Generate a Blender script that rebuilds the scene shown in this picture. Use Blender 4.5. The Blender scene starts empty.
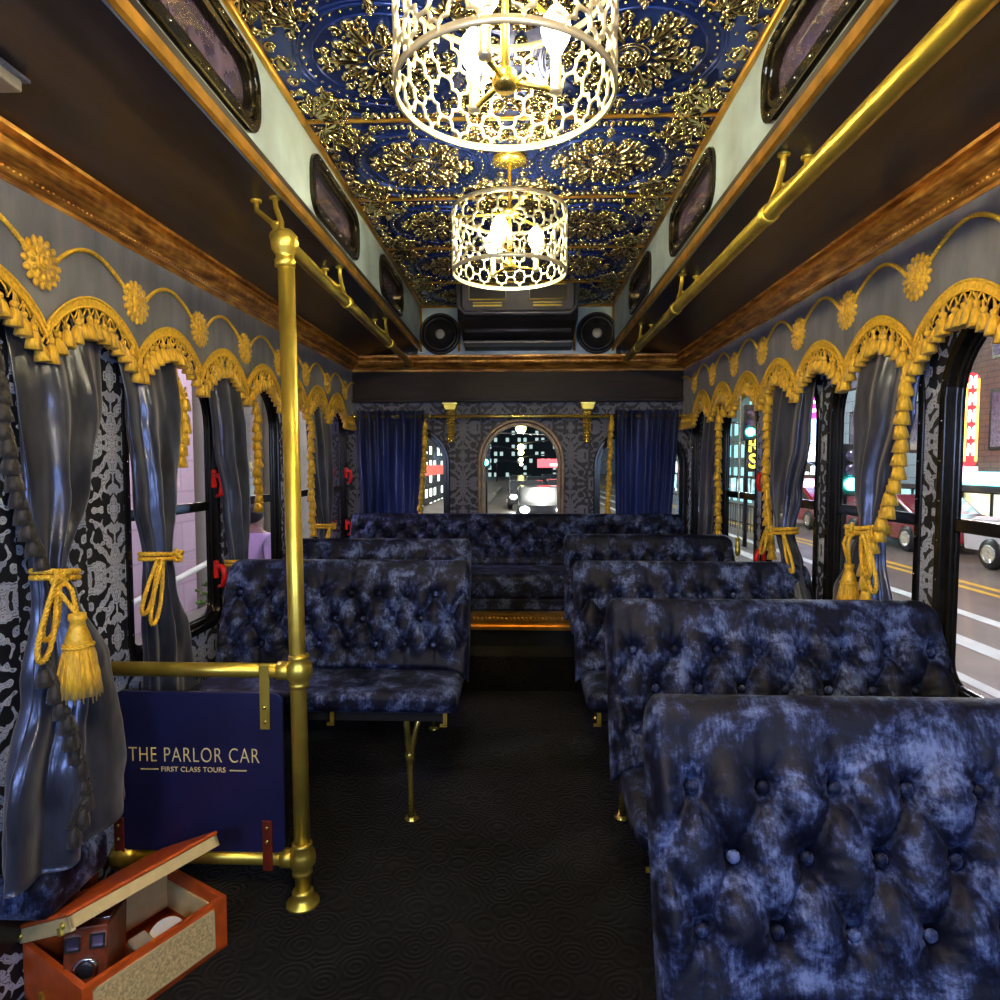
import bpy, math, random
from mathutils import Vector, Matrix, noise
random.seed(7)
PI = math.pi
COL = bpy.context.scene.collection
OFF = {}

# ---------------------------------------------------------------- materials
def nt(name):
    m = bpy.data.materials.new(name); m.use_nodes = True
    t = m.node_tree; b = t.nodes['Principled BSDF']
    return m, t, b, t.nodes, t.links
def N(t, kind, **kw):
    n = t.nodes.new(kind)
    for k, v in kw.items():
        if k.startswith('i_'):
            n.inputs[k[2:].replace('_', ' ')].default_value = v
        else: setattr(n, k, v)
    return n
def ramp(t, stops, src=None, interp='LINEAR'):
    r = t.nodes.new('ShaderNodeValToRGB'); r.color_ramp.interpolation = interp
    e = r.color_ramp.elements
    while len(e) < len(stops): e.new(.5)
    for i, (p, c) in enumerate(stops):
        e[i].position = p; e[i].color = (c[0], c[1], c[2], 1)
    if src is not None: t.links.new(src, r.inputs[0])
    return r
def coords(t, kind='Object', scale=(1, 1, 1)):
    c = t.nodes.new('ShaderNodeTexCoord'); mp = t.nodes.new('ShaderNodeMapping')
    mp.inputs['Scale'].default_value = scale
    t.links.new(c.outputs[kind], mp.inputs[0]); return mp.outputs[0]
def bump(t, b, h, strength=.4, dist=.01):
    n = N(t, 'ShaderNodeBump'); n.inputs['Strength'].default_value = strength; n.inputs['Distance'].default_value = dist
    t.links.new(h, n.inputs['Height']); t.links.new(n.outputs[0], b.inputs['Normal'])
def simple(name, col, rough=.5, metal=0, var=.25, vscale=12, bmp=.15, spec=.5, sheen=0, stretch=(1, 1, 1), coat=0):
    m, t, b, n, l = nt(name)
    b.inputs['Roughness'].default_value = rough; b.inputs['Metallic'].default_value = metal
    b.inputs['Specular IOR Level'].default_value = spec; b.inputs['Sheen Weight'].default_value = sheen
    b.inputs['Coat Weight'].default_value = coat; b.inputs['Coat Roughness'].default_value = .1
    co = coords(t, 'Object', stretch)
    no = N(t, 'ShaderNodeTexNoise'); no.inputs['Scale'].default_value = vscale; no.inputs['Detail'].default_value = 5
    l.new(co, no.inputs['Vector'])
    lo = [c * (1 - var) for c in col]; hi = [min(1, c * (1 + var)) for c in col]
    r = ramp(t, [(.3, lo), (.7, hi)], no.outputs['Fac']); l.new(r.outputs[0], b.inputs['Base Color'])
    if bmp: bump(t, b, no.outputs['Fac'], bmp, .004)
    return m
def emis(name, col, s, var=0):
    m, t, b, n, l = nt(name)
    b.inputs['Base Color'].default_value = (col[0]*.3, col[1]*.3, col[2]*.3, 1)
    b.inputs['Emission Color'].default_value = (*col, 1); b.inputs['Emission Strength'].default_value = s
    if var:
        co = coords(t); v = N(t, 'ShaderNodeTexVoronoi'); v.inputs['Scale'].default_value = var
        l.new(co, v.inputs['Vector'])
        r = ramp(t, [(.1, [c*.15 for c in col]), (.5, col), (.9, (1, 1, 1))], v.outputs['Distance'])
        l.new(r.outputs[0], b.inputs['Emission Color'])
    return m
def mathn(t, op, a, b=None, clamp=False):
    n = t.nodes.new('ShaderNodeMath'); n.operation = op; n.use_clamp = clamp
    for i, v in enumerate((a, b)):
        if v is None: continue
        if hasattr(v, 'is_linked'): t.links.new(v, n.inputs[i])
        else: n.inputs[i].default_value = v
    return n.outputs[0]
def damask(name, axis, lo=(.012, .014, .022), hi=(.30, .33, .42), rep=(.23, .36)):
    m, t, b, n, l = nt(name)
    g = N(t, 'ShaderNodeNewGeometry'); s = N(t, 'ShaderNodeSeparateXYZ'); l.new(g.outputs['Position'], s.inputs[0])
    U = mathn(t, 'DIVIDE', s.outputs[axis], rep[0]); V = mathn(t, 'DIVIDE', s.outputs['Z'], rep[1])
    colm = mathn(t, 'MODULO', mathn(t, 'FLOOR', mathn(t, 'ADD', U, 100)), 2)
    V2 = mathn(t, 'ADD', V, mathn(t, 'MULTIPLY', colm, .5))
    fu = mathn(t, 'ABSOLUTE', mathn(t, 'SUBTRACT', mathn(t, 'FRACT', U), .5))
    fv = mathn(t, 'FRACT', V2)
    fvm = mathn(t, 'ABSOLUTE', mathn(t, 'SUBTRACT', fv, .5))
    # leafy sprays mirrored about the axis of each repeat, with engraved veins
    c = N(t, 'ShaderNodeCombineXYZ'); l.new(mathn(t, 'MULTIPLY', fu, rep[0] * 34), c.inputs[0]); l.new(mathn(t, 'MULTIPLY', fvm, rep[1] * 34), c.inputs[1])
    c.inputs[2].default_value = 3.7
    no = N(t, 'ShaderNodeTexNoise'); no.inputs['Scale'].default_value = .50; no.inputs['Detail'].default_value = 1.6; no.inputs['Roughness'].default_value = .45; no.inputs['Distortion'].default_value = 1.5
    l.new(c.outputs[0], no.inputs['Vector'])
    vo = N(t, 'ShaderNodeTexVoronoi'); vo.inputs['Scale'].default_value = 1.5; vo.feature = 'SMOOTH_F1'; vo.inputs['Smoothness'].default_value = .2
    l.new(c.outputs[0], vo.inputs['Vector'])
    mix = mathn(t, 'ADD', no.outputs['Fac'], mathn(t, 'MULTIPLY', mathn(t, 'SUBTRACT', .42, vo.outputs['Distance']), .13))
    med = mathn(t, 'SUBTRACT', .20, mathn(t, 'ADD', mathn(t, 'MULTIPLY', fu, 1.3), mathn(t, 'MULTIPLY', fvm, .75)))
    mix = mathn(t, 'ADD', mix, mathn(t, 'MULTIPLY', mathn(t, 'MAXIMUM', med, 0), 1.0))
    vein = mathn(t, 'GREATER_THAN', mathn(t, 'FRACT', mathn(t, 'MULTIPLY', mix, 15)), .24)
    leaf_ = mathn(t, 'MULTIPLY', mathn(t, 'GREATER_THAN', mix, .478), mathn(t, 'ADD', mathn(t, 'MULTIPLY', vein, .75), .25))
    r = ramp(t, [(0, lo), (1, hi)], leaf_)
    l.new(r.outputs[0], b.inputs['Base Color']); b.inputs['Roughness'].default_value = .55
    bump(t, b, r.outputs[0], .25, .003)
    return m
def velvet():
    m, t, b, n, l = nt('crushed_velvet')
    tc = N(t, 'ShaderNodeTexCoord'); oi = N(t, 'ShaderNodeObjectInfo')
    add = N(t, 'ShaderNodeVectorMath', operation='ADD'); l.new(tc.outputs['Object'], add.inputs[0])
    sc = N(t, 'ShaderNodeVectorMath', operation='SCALE'); l.new(oi.outputs['Location'], sc.inputs[0]); sc.inputs['Scale'].default_value = 1.7
    l.new(sc.outputs[0], add.inputs[1])
    n1 = N(t, 'ShaderNodeTexNoise'); n1.inputs['Scale'].default_value = 13; n1.inputs['Detail'].default_value = 9; n1.inputs['Roughness'].default_value = .74; n1.inputs['Distortion'].default_value = .25
    l.new(add.outputs[0], n1.inputs['Vector'])
    mp = N(t, 'ShaderNodeMapping'); mp.inputs['Scale'].default_value = (260, 60, 45); l.new(tc.outputs['Object'], mp.inputs[0])
    n2 = N(t, 'ShaderNodeTexNoise'); n2.inputs['Scale'].default_value = 1; n2.inputs['Detail'].default_value = 3; l.new(mp.outputs[0], n2.inputs['Vector'])
    f = mathn(t, 'ADD', n1.outputs['Fac'], mathn(t, 'MULTIPLY', mathn(t, 'SUBTRACT', n2.outputs['Fac'], .5), .15))
    r = ramp(t, [(.45, (.002, .003, .012)), (.505, (.008, .013, .045)), (.55, (.034, .050, .125)), (.63, (.12, .165, .33))], f)
    l.new(r.outputs[0], b.inputs['Base Color'])
    b.inputs['Roughness'].default_value = .55; l.new(mathn(t, 'MULTIPLY', mathn(t, 'SUBTRACT', f, .40, True), .8, True), b.inputs['Sheen Weight']); b.inputs['Sheen Roughness'].default_value = .35
    b.inputs['Sheen Tint'].default_value = (.55, .62, .85, 1); b.inputs['Specular IOR Level'].default_value = .25
    bump(t, b, f, .5, .006)
    return m
def satin(name, lo, hi, rough=.33, metal=.35):
    m, t, b, n, l = nt(name)
    co = coords(t, 'Object', (1, 1, .35))
    no = N(t, 'ShaderNodeTexNoise'); no.inputs['Scale'].default_value = 16; no.inputs['Detail'].default_value = 4; l.new(co, no.inputs['Vector'])
    r = ramp(t, [(.35, lo), (.7, hi)], no.outputs['Fac']); l.new(r.outputs[0], b.inputs['Base Color'])
    b.inputs['Roughness'].default_value = rough; b.inputs['Metallic'].default_value = metal
    b.inputs['Sheen Weight'].default_value = .3
    bump(t, b, no.outputs['Fac'], .35, .012)
    return m
M = {}
M['velvet'] = velvet()
M['damask_side'] = damask('damask_side', 'Y', (.008, .010, .018), (.50, .56, .72))
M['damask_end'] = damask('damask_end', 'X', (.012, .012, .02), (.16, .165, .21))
M['brass'] = simple('antique_brass', (.88, .62, .10), .36, .85, .3, 9, .12)
M['brass_bright'] = simple('polished_brass', (.95, .68, .14), .25, .9, .12, 20, .03)
M['champagne'] = simple('champagne_metal', (.93, .85, .58), .3, .7, .08, 20, .02)
M['gold_thread'] = simple('gold_thread', (.80, .45, .02), .55, .1, .35, 160, .6, sheen=.3, stretch=(1, 1, .25))
M['gold_cord'] = simple('gold_cord', (.83, .50, .04), .45, .15, .25, 120, .4)
M['dark_thread'] = simple('dark_thread', (.018, .015, .013), .6, 0, .4, 120, .5, sheen=.2)
M['grey_silk'] = satin('grey_silk', (.10, .115, .165), (.18, .20, .28), .5, .2)
M['satin'] = satin('slate_satin', (.018, .024, .050), (.080, .10, .17), .28, .5)
M['satin_blue'] = satin('midnight_satin', (.03, .035, .09), (.09, .10, .20), .32, .4)
M['black_frame'] = simple('black_window_frame', (.012, .011, .009), .22, .2, .3, 30, .1)
M['black'] = simple('black_plastic', (.012, .012, .013), .35, 0, .2, 20, .1)
M['grey_plastic'] = simple('smoked_grey_plastic', (.10, .10, .115), .3, .4, .2, 10, .05)
M['soffit'] = simple('walnut_lacquer', (.030, .025, .030), .32, 0, .75, 2.2, .10, stretch=(6, .7, 4), coat=.12)
M['clerestory'] = simple('duck_egg_paint', (.46, .62, .74), .42, 0, .35, 4, .08)
M['gilt'] = simple('gilded_wood', (.72, .40, .07), .33, .75, .35, 14, .25)
M['tin_blue'] = simple('cobalt_tin', (.018, .045, .26), .18, .55, .55, 3.5, .25)
M['tin_gold'] = simple('gilded_relief', (.78, .60, .30), .20, 1, .45, 22, .5)
M['navy'] = simple('navy_board', (.008, .010, .055), .38, 0, .3, 5, .03)
M['letter_gold'] = simple('gold_lettering', (.95, .78, .35), .45, .15, .08, 30, 0)
M['strap_brown'] = simple('oxblood_leather', (.13, .018, .008), .35, 0, .25, 30, .1)
M['orange_leather'] = simple('tan_leather', (.52, .085, .012), .42, 0, .22, 26, .2)
M['camera_leather'] = simple('chestnut_leather', (.16, .035, .012), .35, 0, .35, 60, .25)
M['cream'] = simple('cream_vinyl', (.66, .52, .24), .5, 0, .10, 40, .1)
M['tweed'] = simple('woven_cream_cloth', (.62, .48, .22), .8, 0, .4, 170, .6)
M['paper'] = simple('white_paper', (.75, .74, .72), .7, 0, .06, 8, .02)
M['chrome'] = simple('chrome', (.75, .75, .76), .15, 1, .05, 10, 0)
M['red'] = simple('red_enamel', (.75, .015, .01), .3, 0, .1, 10, 0)
M['wood'] = simple('red_brown_wood', (.17, .035, .012), .35, 0, .3, 8, .05, stretch=(8, 8, 1))
M['dark_wood'] = simple('ebonised_wood', (.020, .011, .006), .45, 0, .4, 5, .06, spec=.2, stretch=(1, 5, 5))
M['bulb'] = emis('lit_bulb', (1, .82, .42), 130)
M['cord_white'] = simple('white_cord', (.75, .70, .60), .6, 0, .1, 40, 0)
def carpet():
    m, t, b, n, l = nt('scroll_carpet')
    co = coords(t, 'Object', (1, 1, 1))
    v = N(t, 'ShaderNodeTexVoronoi'); v.inputs['Scale'].default_value = 13; l.new(co, v.inputs['Vector'])
    w = mathn(t, 'SINE', mathn(t, 'MULTIPLY', v.outputs['Distance'], 34))
    no = N(t, 'ShaderNodeTexNoise'); no.inputs['Scale'].default_value = 3; l.new(co, no.inputs['Vector'])
    n2 = N(t, 'ShaderNodeTexNoise'); n2.inputs['Scale'].default_value = 260; l.new(co, n2.inputs['Vector'])
    f = mathn(t, 'ADD', mathn(t, 'MULTIPLY', w, .10), no.outputs['Fac'])
    r = ramp(t, [(.35, (.003, .003, .003)), (.62, (.008, .0075, .007)), (.75, (.017, .016, .014))], f)
    l.new(r.outputs[0], b.inputs['Base Color']); b.inputs['Roughness'].default_value = .95; b.inputs['Sheen Weight'].default_value = .04; b.inputs['Specular IOR Level'].default_value = .15
    h = mathn(t, 'ADD', mathn(t, 'MULTIPLY', w, .5), n2.outputs['Fac']); bump(t, b, h, .6, .006)
    return m
M['carpet'] = carpet()
def crown_mat():
    m, t, b, n, l = nt('carved_gilt_moulding')
    g = N(t, 'ShaderNodeNewGeometry'); s = N(t, 'ShaderNodeSeparateXYZ'); l.new(g.outputs['Position'], s.inputs[0])
    q = mathn(t, 'ADD', s.outputs['Y'], s.outputs['X'])
    w = mathn(t, 'SINE', mathn(t, 'MULTIPLY', q, 170))
    mp = N(t, 'ShaderNodeMapping'); mp.inputs['Scale'].default_value = (9, 9, 60); l.new(g.outputs['Position'], mp.inputs[0])
    no = N(t, 'ShaderNodeTexNoise'); no.inputs['Scale'].default_value = 1; l.new(mp.outputs[0], no.inputs['Vector'])
    band = mathn(t, 'GREATER_THAN', s.outputs['Z'], 1.826)
    f = mathn(t, 'ADD', mathn(t, 'MULTIPLY', mathn(t, 'MULTIPLY', w, band), .035), no.outputs['Fac'])
    r = ramp(t, [(.3, (.16, .06, .012)), (.52, (.45, .20, .035)), (.72, (.80, .44, .09))], f)
    l.new(r.outputs[0], b.inputs['Base Color']); b.inputs['Roughness'].default_value = .32; b.inputs['Metallic'].default_value = .55
    bump(t, b, f, .5, .004)
    return m
M['crown'] = crown_mat()
def glass(name, tint=(1, 1, 1), refl=.08):
    m = bpy.data.materials.new(name); m.use_nodes = True; t = m.node_tree; t.nodes.clear()
    o = N(t, 'ShaderNodeOutputMaterial'); mx = N(t, 'ShaderNodeMixShader'); tr = N(t, 'ShaderNodeBsdfTransparent'); gl = N(t, 'ShaderNodeBsdfGlossy')
    tr.inputs[0].default_value = (*tint, 1); gl.inputs['Roughness'].default_value = .02
    lw = N(t, 'ShaderNodeLayerWeight'); lw.inputs['Blend'].default_value = .5
    t.links.new(mathn(t, 'ADD', mathn(t, 'MULTIPLY', mathn(t, 'POWER', lw.outputs['Facing'], 4), .45), .03), mx.inputs[0]); t.links.new(tr.outputs[0], mx.inputs[1]); t.links.new(gl.outputs[0], mx.inputs[2])
    t.links.new(mx.outputs[0], o.inputs[0]); return m
M['glass'] = glass('window_glass', (.92, .95, .97), .12)
M['frost'] = simple('violet_smoked_glass', (.13, .10, .18), .10, .25, .6, 14, .3, coat=.6)

# ---------------------------------------------------------------- mesh builder
class MB:
    def __init__(s): s.v = []; s.f = []; s.sm = []
    def add(s, v, f, smooth=False, mat=None):
        k = len(s.v)
        s.v += [tuple(mat @ Vector(p)) if mat is not None else tuple(p) for p in v]
        s.f += [tuple(i + k for i in q) for q in f]; s.sm += [smooth] * len(f)
        return s
    def box(s, x0, x1, y0, y1, z0, z1, mat=None):
        v = [(x, y, z) for x in (x0, x1) for y in (y0, y1) for z in (z0, z1)]
        return s.add(v, [(0, 1, 3, 2), (4, 6, 7, 5), (0, 4, 5, 1), (2, 3, 7, 6), (0, 2, 6, 4), (1, 5, 7, 3)], mat=mat)
    def tube(s, path, r, n=10, caps=True, closed=False, mat=None, flat=1):
        P = [Vector(p) for p in path]; m = len(P); V = []
        R = r if isinstance(r, (list, tuple)) else [r] * m
        prev = None
        for i in range(m):
            a = P[i - 1] if (i > 0 or closed) else P[i]; b = P[(i + 1) % m] if (i < m - 1 or closed) else P[i]
            d = (b - a).normalized() if (b - a).length > 1e-9 else Vector((0, 0, 1))
            if prev is None:
                u = d.orthogonal().normalized()
                if abs(d.z) < .9: u = d.cross(Vector((0, 0, 1))).normalized()
            else:
                u = prev - d * prev.dot(d)
                u = u.normalized() if u.length > 1e-6 else d.orthogonal().normalized()
            prev = u; w = d.cross(u)
            for j in range(n):
                t = 2 * PI * j / n
                V.append(P[i] + u * math.cos(t) * R[i] + w * math.sin(t) * R[i] * flat)
        F = []
        for i in range(m if closed else m - 1):
            for j in range(n):
                a = i * n + j; b = i * n + (j + 1) % n; c = ((i + 1) % m) * n + (j + 1) % n; d = ((i + 1) % m) * n + j
                F.append((a, d, c, b))
        if caps and not closed: F += [tuple(range(n)), tuple(range((m - 1) * n, m * n))[::-1]]
        return s.add(V, F, True, mat)
    def lathe(s, prof, c=(0, 0, 0), n=24, axis='Z', mod=None, mat=None):
        V = []; F = []; m = len(prof)
        for (r, z) in prof:
            for j in range(n):
                t = 2 * PI * j / n; q = r * (mod(t, z) if mod else 1)
                p = (q * math.cos(t), q * math.sin(t), z)
                if axis == 'X': p = (p[2], p[0], p[1])
                if axis == 'Y': p = (p[0], p[2], p[1])
                V.append((p[0] + c[0], p[1] + c[1], p[2] + c[2]))
        for i in range(m - 1):
            for j in range(n):
                F.append((i * n + j, i * n + (j + 1) % n, (i + 1) * n + (j + 1) % n, (i + 1) * n + j))
        loop = prof[0] == prof[-1]
        if prof[0][0] > 1e-6 and not loop: F.append(tuple(range(n))[::-1])
        if prof[-1][0] > 1e-6 and not loop: F.append(tuple(range((m - 1) * n, m * n)))
        return s.add(V, F, True, mat)
    def ball(s, c, r, n=10, m=6, mat=None):
        rx, ry, rz = r if isinstance(r, (tuple, list)) else (r, r, r)
        V = [(c[0], c[1], c[2] - rz)]; F = []
        for i in range(1, m):
            a = -PI / 2 + PI * i / m
            for j in range(n):
                t = 2 * PI * j / n
                V.append((c[0] + rx * math.cos(a) * math.cos(t), c[1] + ry * math.cos(a) * math.sin(t), c[2] + rz * math.sin(a)))
        V.append((c[0], c[1], c[2] + rz)); L = len(V) - 1
        for j in range(n):
            F.append((0, 1 + (j + 1) % n, 1 + j)); F.append((L, L - n + j, L - n + (j + 1) % n))
        for i in range(m - 2):
            for j in range(n):
                a = 1 + i * n + j; b = 1 + i * n + (j + 1) % n; F.append((a, b, b + n, a + n))
        return s.add(V, F, True, mat)
    def extrude(s, prof, path, closed_prof=True, smooth=False):
        """prof points placed at each path frame: path = list of functions p->xyz"""
        n = len(prof); V = []; F = []
        for fr in path: V += [fr(p) for p in prof]
        for i in range(len(path) - 1):
            for j in range(n if closed_prof else n - 1):
                a = i * n + j; b = i * n + (j + 1) % n; F.append((a, b, b + n, a + n))
        if closed_prof: F += [tuple(range(n))[::-1], tuple(range(len(V) - n, len(V)))]
        return s.add(V, F, smooth)
    def plate(s, loops, th, fn, bevel=0):
        """flat plate with holes: loops of (a,b); fn(a,b,c) -> world, c in [-th/2, th/2]"""
        cu = bpy.data.curves.new('tmp', 'CURVE'); cu.dimensions = '2D'; cu.fill_mode = 'BOTH'; cu.extrude = th / 2 - bevel; cu.bevel_depth = bevel; cu.bevel_resolution = 1
        if bevel: cu.offset = -bevel
        for lp in loops:
            sp = cu.splines.new('POLY'); sp.points.add(len(lp) - 1); sp.use_cyclic_u = True
            for i, (a, b) in enumerate(lp): sp.points[i].co = (a, b, 0, 1)
        return s.curve(cu, fn)
    def curve(s, cu, fn):
        o = bpy.data.objects.new('tmp', cu); me = bpy.data.meshes.new_from_object(o)
        V = [fn(*v.co) for v in me.vertices]; F = [tuple(p.vertices) for p in me.polygons]
        bpy.data.objects.remove(o); bpy.data.curves.remove(cu); bpy.data.meshes.remove(me)
        return s.add(V, F)
    def rope(s, path, r, pitch=None, strands=3, n=6, closed=False):
        P = [Vector(p) for p in path]
        if closed: P = P + [P[0]]
        # resample
        L = [0]
        for i in range(1, len(P)): L.append(L[-1] + (P[i] - P[i - 1]).length)
        pitch = pitch or r * 5; k = max(4, int(L[-1] / (pitch / 7)))
        pts = []; j = 0
        for i in range(k + 1):
            d = L[-1] * i / k
            while j < len(L) - 2 and L[j + 1] < d: j += 1
            f = (d - L[j]) / max(1e-9, L[j + 1] - L[j]); pts.append(P[j].lerp(P[j + 1], min(1, f)))
        prev = None; fr = []
        for i in range(k + 1):
            d = (pts[min(k, i + 1)] - pts[max(0, i - 1)]).normalized()
            u = d.orthogonal() if prev is None else prev - d * prev.dot(d)
            u = u.normalized(); prev = u; fr.append((u, d.cross(u)))
        for q in range(strands):
            pp = []
            for i in range(k + 1):
                t = 2 * PI * (L[-1] * i / k / pitch + q / strands)
                pp.append(pts[i] + (fr[i][0] * math.cos(t) + fr[i][1] * math.sin(t)) * r * .5)
            s.tube(pp, r * .56, n)
        return s
    def build(s, name, mat, parent=None, off=None):
        if off is None: off = OFF.get(parent, (0, 0, 0)) if parent else (0, 0, 0)
        me = bpy.data.meshes.new(name)
        me.from_pydata([(v[0] - off[0], v[1] - off[1], v[2] - off[2]) for v in s.v], [], s.f)
        me.update(); me.polygons.foreach_set('use_smooth', s.sm)
        if isinstance(mat, str): mat = M[mat]
        me.materials.append(mat)
        o = bpy.data.objects.new(name, me); COL.objects.link(o)
        if parent: o.parent = parent
        OFF[o] = off
        return o
def bevel(o, w=.005, seg=2):
    m = o.modifiers.new('bevel', 'BEVEL'); m.width = w; m.segments = seg; m.limit_method = 'ANGLE'; m.angle_limit = .6
    for p in o.data.polygons: p.use_smooth = True
    w2 = o.modifiers.new('wn', 'WEIGHTED_NORMAL'); w2.keep_sharp = True
    return o
def tag(o, label, cat, group=None, kind=None):
    o['label'] = label; o['category'] = cat
    if group: o['group'] = group
    if kind: o['kind'] = kind
    return o
def thing(name, loc, label, cat, group=None):
    o = bpy.data.objects.new(name, None); COL.objects.link(o); o.location = loc; OFF[o] = tuple(loc)
    o.empty_display_size = .05
    return tag(o, label, cat, group)
def struct(o): o['kind'] = 'structure'; return o
def sroot(name, loc=(0, 0, 0)):
    o = bpy.data.objects.new(name, None); COL.objects.link(o); o.location = loc; OFF[o] = tuple(loc); o['kind'] = 'structure'; return o
def dup(o, parent=None, loc=None, rot=None):
    c = o.copy(); COL.objects.link(c); c.parent = parent
    if loc is not None: c.location = loc
    if rot is not None: c.rotation_euler = rot
    for ch in o.children: dup(ch, c)
    return c
def arch_loop(a0, a1, b0, btop, rad=None, rb=.0, n=20):
    """outline with round-arched top; a across, b up"""
    w = (a1 - a0) / 2; cx = (a0 + a1) / 2; R = w; hz = btop - w * (rad or 1)
    pts = []
    if rb > 0:
        for i in range(7):
            t = PI + PI / 2 * i / 6; pts.append((a0 + rb + rb * math.cos(t), b0 + rb + rb * math.sin(t)))
        for i in range(7):
            t = 1.5 * PI + PI / 2 * i / 6; pts.append((a1 - rb + rb * math.cos(t), b0 + rb + rb * math.sin(t)))
    else: pts += [(a0, b0), (a1, b0)]
    for i in range(n + 1):
        t = PI * i / n; pts.append((cx + R * math.cos(t), hz + (btop - hz) * math.sin(t)))
    return pts
def rrect(a0, a1, b0, b1, r, n=6):
    pts = []
    for (cx, cy, t0) in ((a0 + r, b0 + r, PI), (a1 - r, b0 + r, 1.5 * PI), (a1 - r, b1 - r, 0), (a0 + r, b1 - r, PI / 2)):
        for i in range(n + 1):
            t = t0 + PI / 2 * i / n; pts.append((cx + r * math.cos(t), cy + r * math.sin(t)))
    return pts
def text_mb(s, size, fn, thick=.0008, off=0, align='CENTER', space=1):
    cu = bpy.data.curves.new('tmp', 'FONT'); cu.body = s; cu.size = size; cu.extrude = thick; cu.offset = off; cu.align_x = align; cu.space_character = space
    return MB().curve(cu, fn)

XW, XV = 1.09, 1.05           # wall plane, valance plane
YE = 4.12                     # end wall
# ---------------------------------------------------------------- floor, step, platform
f = MB().box(-1.2, 1.2, -.6, 4.3, -.1, 0).build('floor', 'carpet'); struct(f)
s_ = MB().box(-.5, .55, 3.33, 3.62, .0, .19); o = s_.build('trim_1', 'carpet'); struct(bevel(o, .012)); 
# ---------------------------------------------------------------- side walls with arched windows
LEFT_W = [(1.77, 2.34), (2.41, 2.94), (3.01, 3.53), (3.60, 4.08)]
RIGHT_W = [(.54, 1.07), (1.13, 1.66), (1.72, 2.25), (2.31, 2.84), (2.90, 3.43), (3.49, 4.02)]
ZB, ZT = .61, 1.60
def side_wall(side, name, wins):
    sx = -1 if side == 'left' else 1
    outer = [(-.6, 0), (4.3, 0), (4.3, 1.96), (-.6, 1.96)]
    loops = [outer] + [arch_loop(a, b, ZB, ZT, .9, .07) for a, b in wins]
    m = MB().plate(loops, .03, lambda a, b, c: (sx * (XW + .015) + c, a, b))
    return struct(m.build(name, 'damask_side'))
side_wall('left', 'wall_left', LEFT_W); side_wall('right', 'wall_right', RIGHT_W)
wn = 0
def latch_mb(x, y, z, sx):
    m = MB()
    m.box(x - .008, x + .008, y - .004, y + .004, z - .012, z + .05)
    m.tube([(x - sx * .004, y - .006, z + .035), (x - sx * .03, y - .012, z + .03), (x - sx * .038, y - .014, z), (x - sx * .03, y - .012, z - .035), (x - sx * .01, y - .006, z - .045)], [.009, .011, .010, .009, .006], 8)
    m.ball((x - sx * .004, y - .006, z + .045), .010)
    return m
def window(side, a, b, latches):
    global wn; wn += 1
    sx = -1 if side == 'left' else 1
    r = sroot('window_%d' % wn, (sx * (XW + .05), (a + b) / 2, ZB))
    # lining of the opening
    x = sx * (XW + .012)
    def ring(a0, a1, z0, z1, wdt, th, xc, name):
        lo = [arch_loop(a0, a1, z0, z1, .9, .07), arch_loop(a0 + wdt, a1 - wdt, z0 + wdt, z1 - wdt, .9, .05)]
        return MB().plate(lo, th, lambda p, q, c: (xc + c, p, q), .003).build(name, 'black_frame', r)
    ring(a + .001, b - .001, ZB + .001, ZT - .001, .024, .036, x, 'frame_lining')
    ring(a + .022, b - .022, ZB + .022, ZT - .022, .020, .022, x + sx * .008, 'sash_frame')
    ring(a + .038, b - .038, ZB + .038, ZT - .038, .010, .012, x + sx * .012, 'glazing_bead')
    xb = x + sx * .012
    bevel(MB().box(xb - .010, xb + .012, a + .03, b - .03, 1.035, 1.068).build('crossbar', 'black_frame', r), .004)
    rv = MB()
    for yy in (a + .015, b - .015):
        for k in range(8):
            zz = ZB + .1 + k * .1
            rv.ball((sx * (XW - .006), yy, zz), .003, 6, 4)
    rv.build('screws', 'chrome', r)
    MB().plate([arch_loop(a + .044, b - .044, ZB + .044, ZT - .044, .9, .05)], .004, lambda p, q, c: (x + sx * .014 + c, p, q)).build('pane', 'glass', r)
    if latches:
        for z in (.80, 1.13): latch_mb(sx * (XW - .010), b - .055, z, sx).build('latch', 'red', r)
for i, (a, b) in enumerate(LEFT_W): window('left', a, b, i in (0, 3))
for i, (a, b) in enumerate(RIGHT_W): window('right', a, b, i == 3)

# ---------------------------------------------------------------- end wall
END_H = [arch_loop(-.225, .285, .70, 1.475, 1, 0), arch_loop(-.97, -.45, .75, 1.44, .9, 0), arch_loop(.515, 1.06, .75, 1.44, .9, 0)]
m = MB().plate([[(-1.2, 0), (1.2, 0), (1.2, 2.3), (-1.2, 2.3)]] + END_H, .06, lambda a, b, c: (a, YE + .03 + c, b))
struct(m.build('wall_end', 'damask_end'))
for i, (a, b, z0, z1, k, mt) in enumerate(((-.225, .285, .70, 1.475, 1, 'gilt2'), (-.97, -.45, .75, 1.44, .9, 'black_frame'), (.515, 1.06, .75, 1.44, .9, 'black_frame'))):
    wn += 1
    r = sroot('window_%d' % wn, ((a + b) / 2, YE, z0))
    if mt == 'gilt2': mt = M.setdefault('old_gilt', simple('aged_wood_gilt', (.20, .13, .06), .4, .3, .3, 20, .1))
    MB().plate([arch_loop(a - .022, b + .022, z0, z1 + .022, k), arch_loop(a, b, z0 + .03, z1, k)], .03, lambda p, q, c: (p, YE - .01 + c, q), .005).build('casing', mt, r)
    MB().plate([arch_loop(a, b, z0, z1, k), arch_loop(a + .022, b - .022, z0 + .03, z1 - .022, k)], .05, lambda p, q, c: (p, YE + .03 + c, q), .003).build('frame', 'black_frame' if i else mt, r)
    MB().plate([arch_loop(a + .02, b - .02, z0 + .02, z1 - .02, k)], .004, lambda p, q, c: (p, YE + .03 + c, q)).build('pane', 'glass', r)
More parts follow.
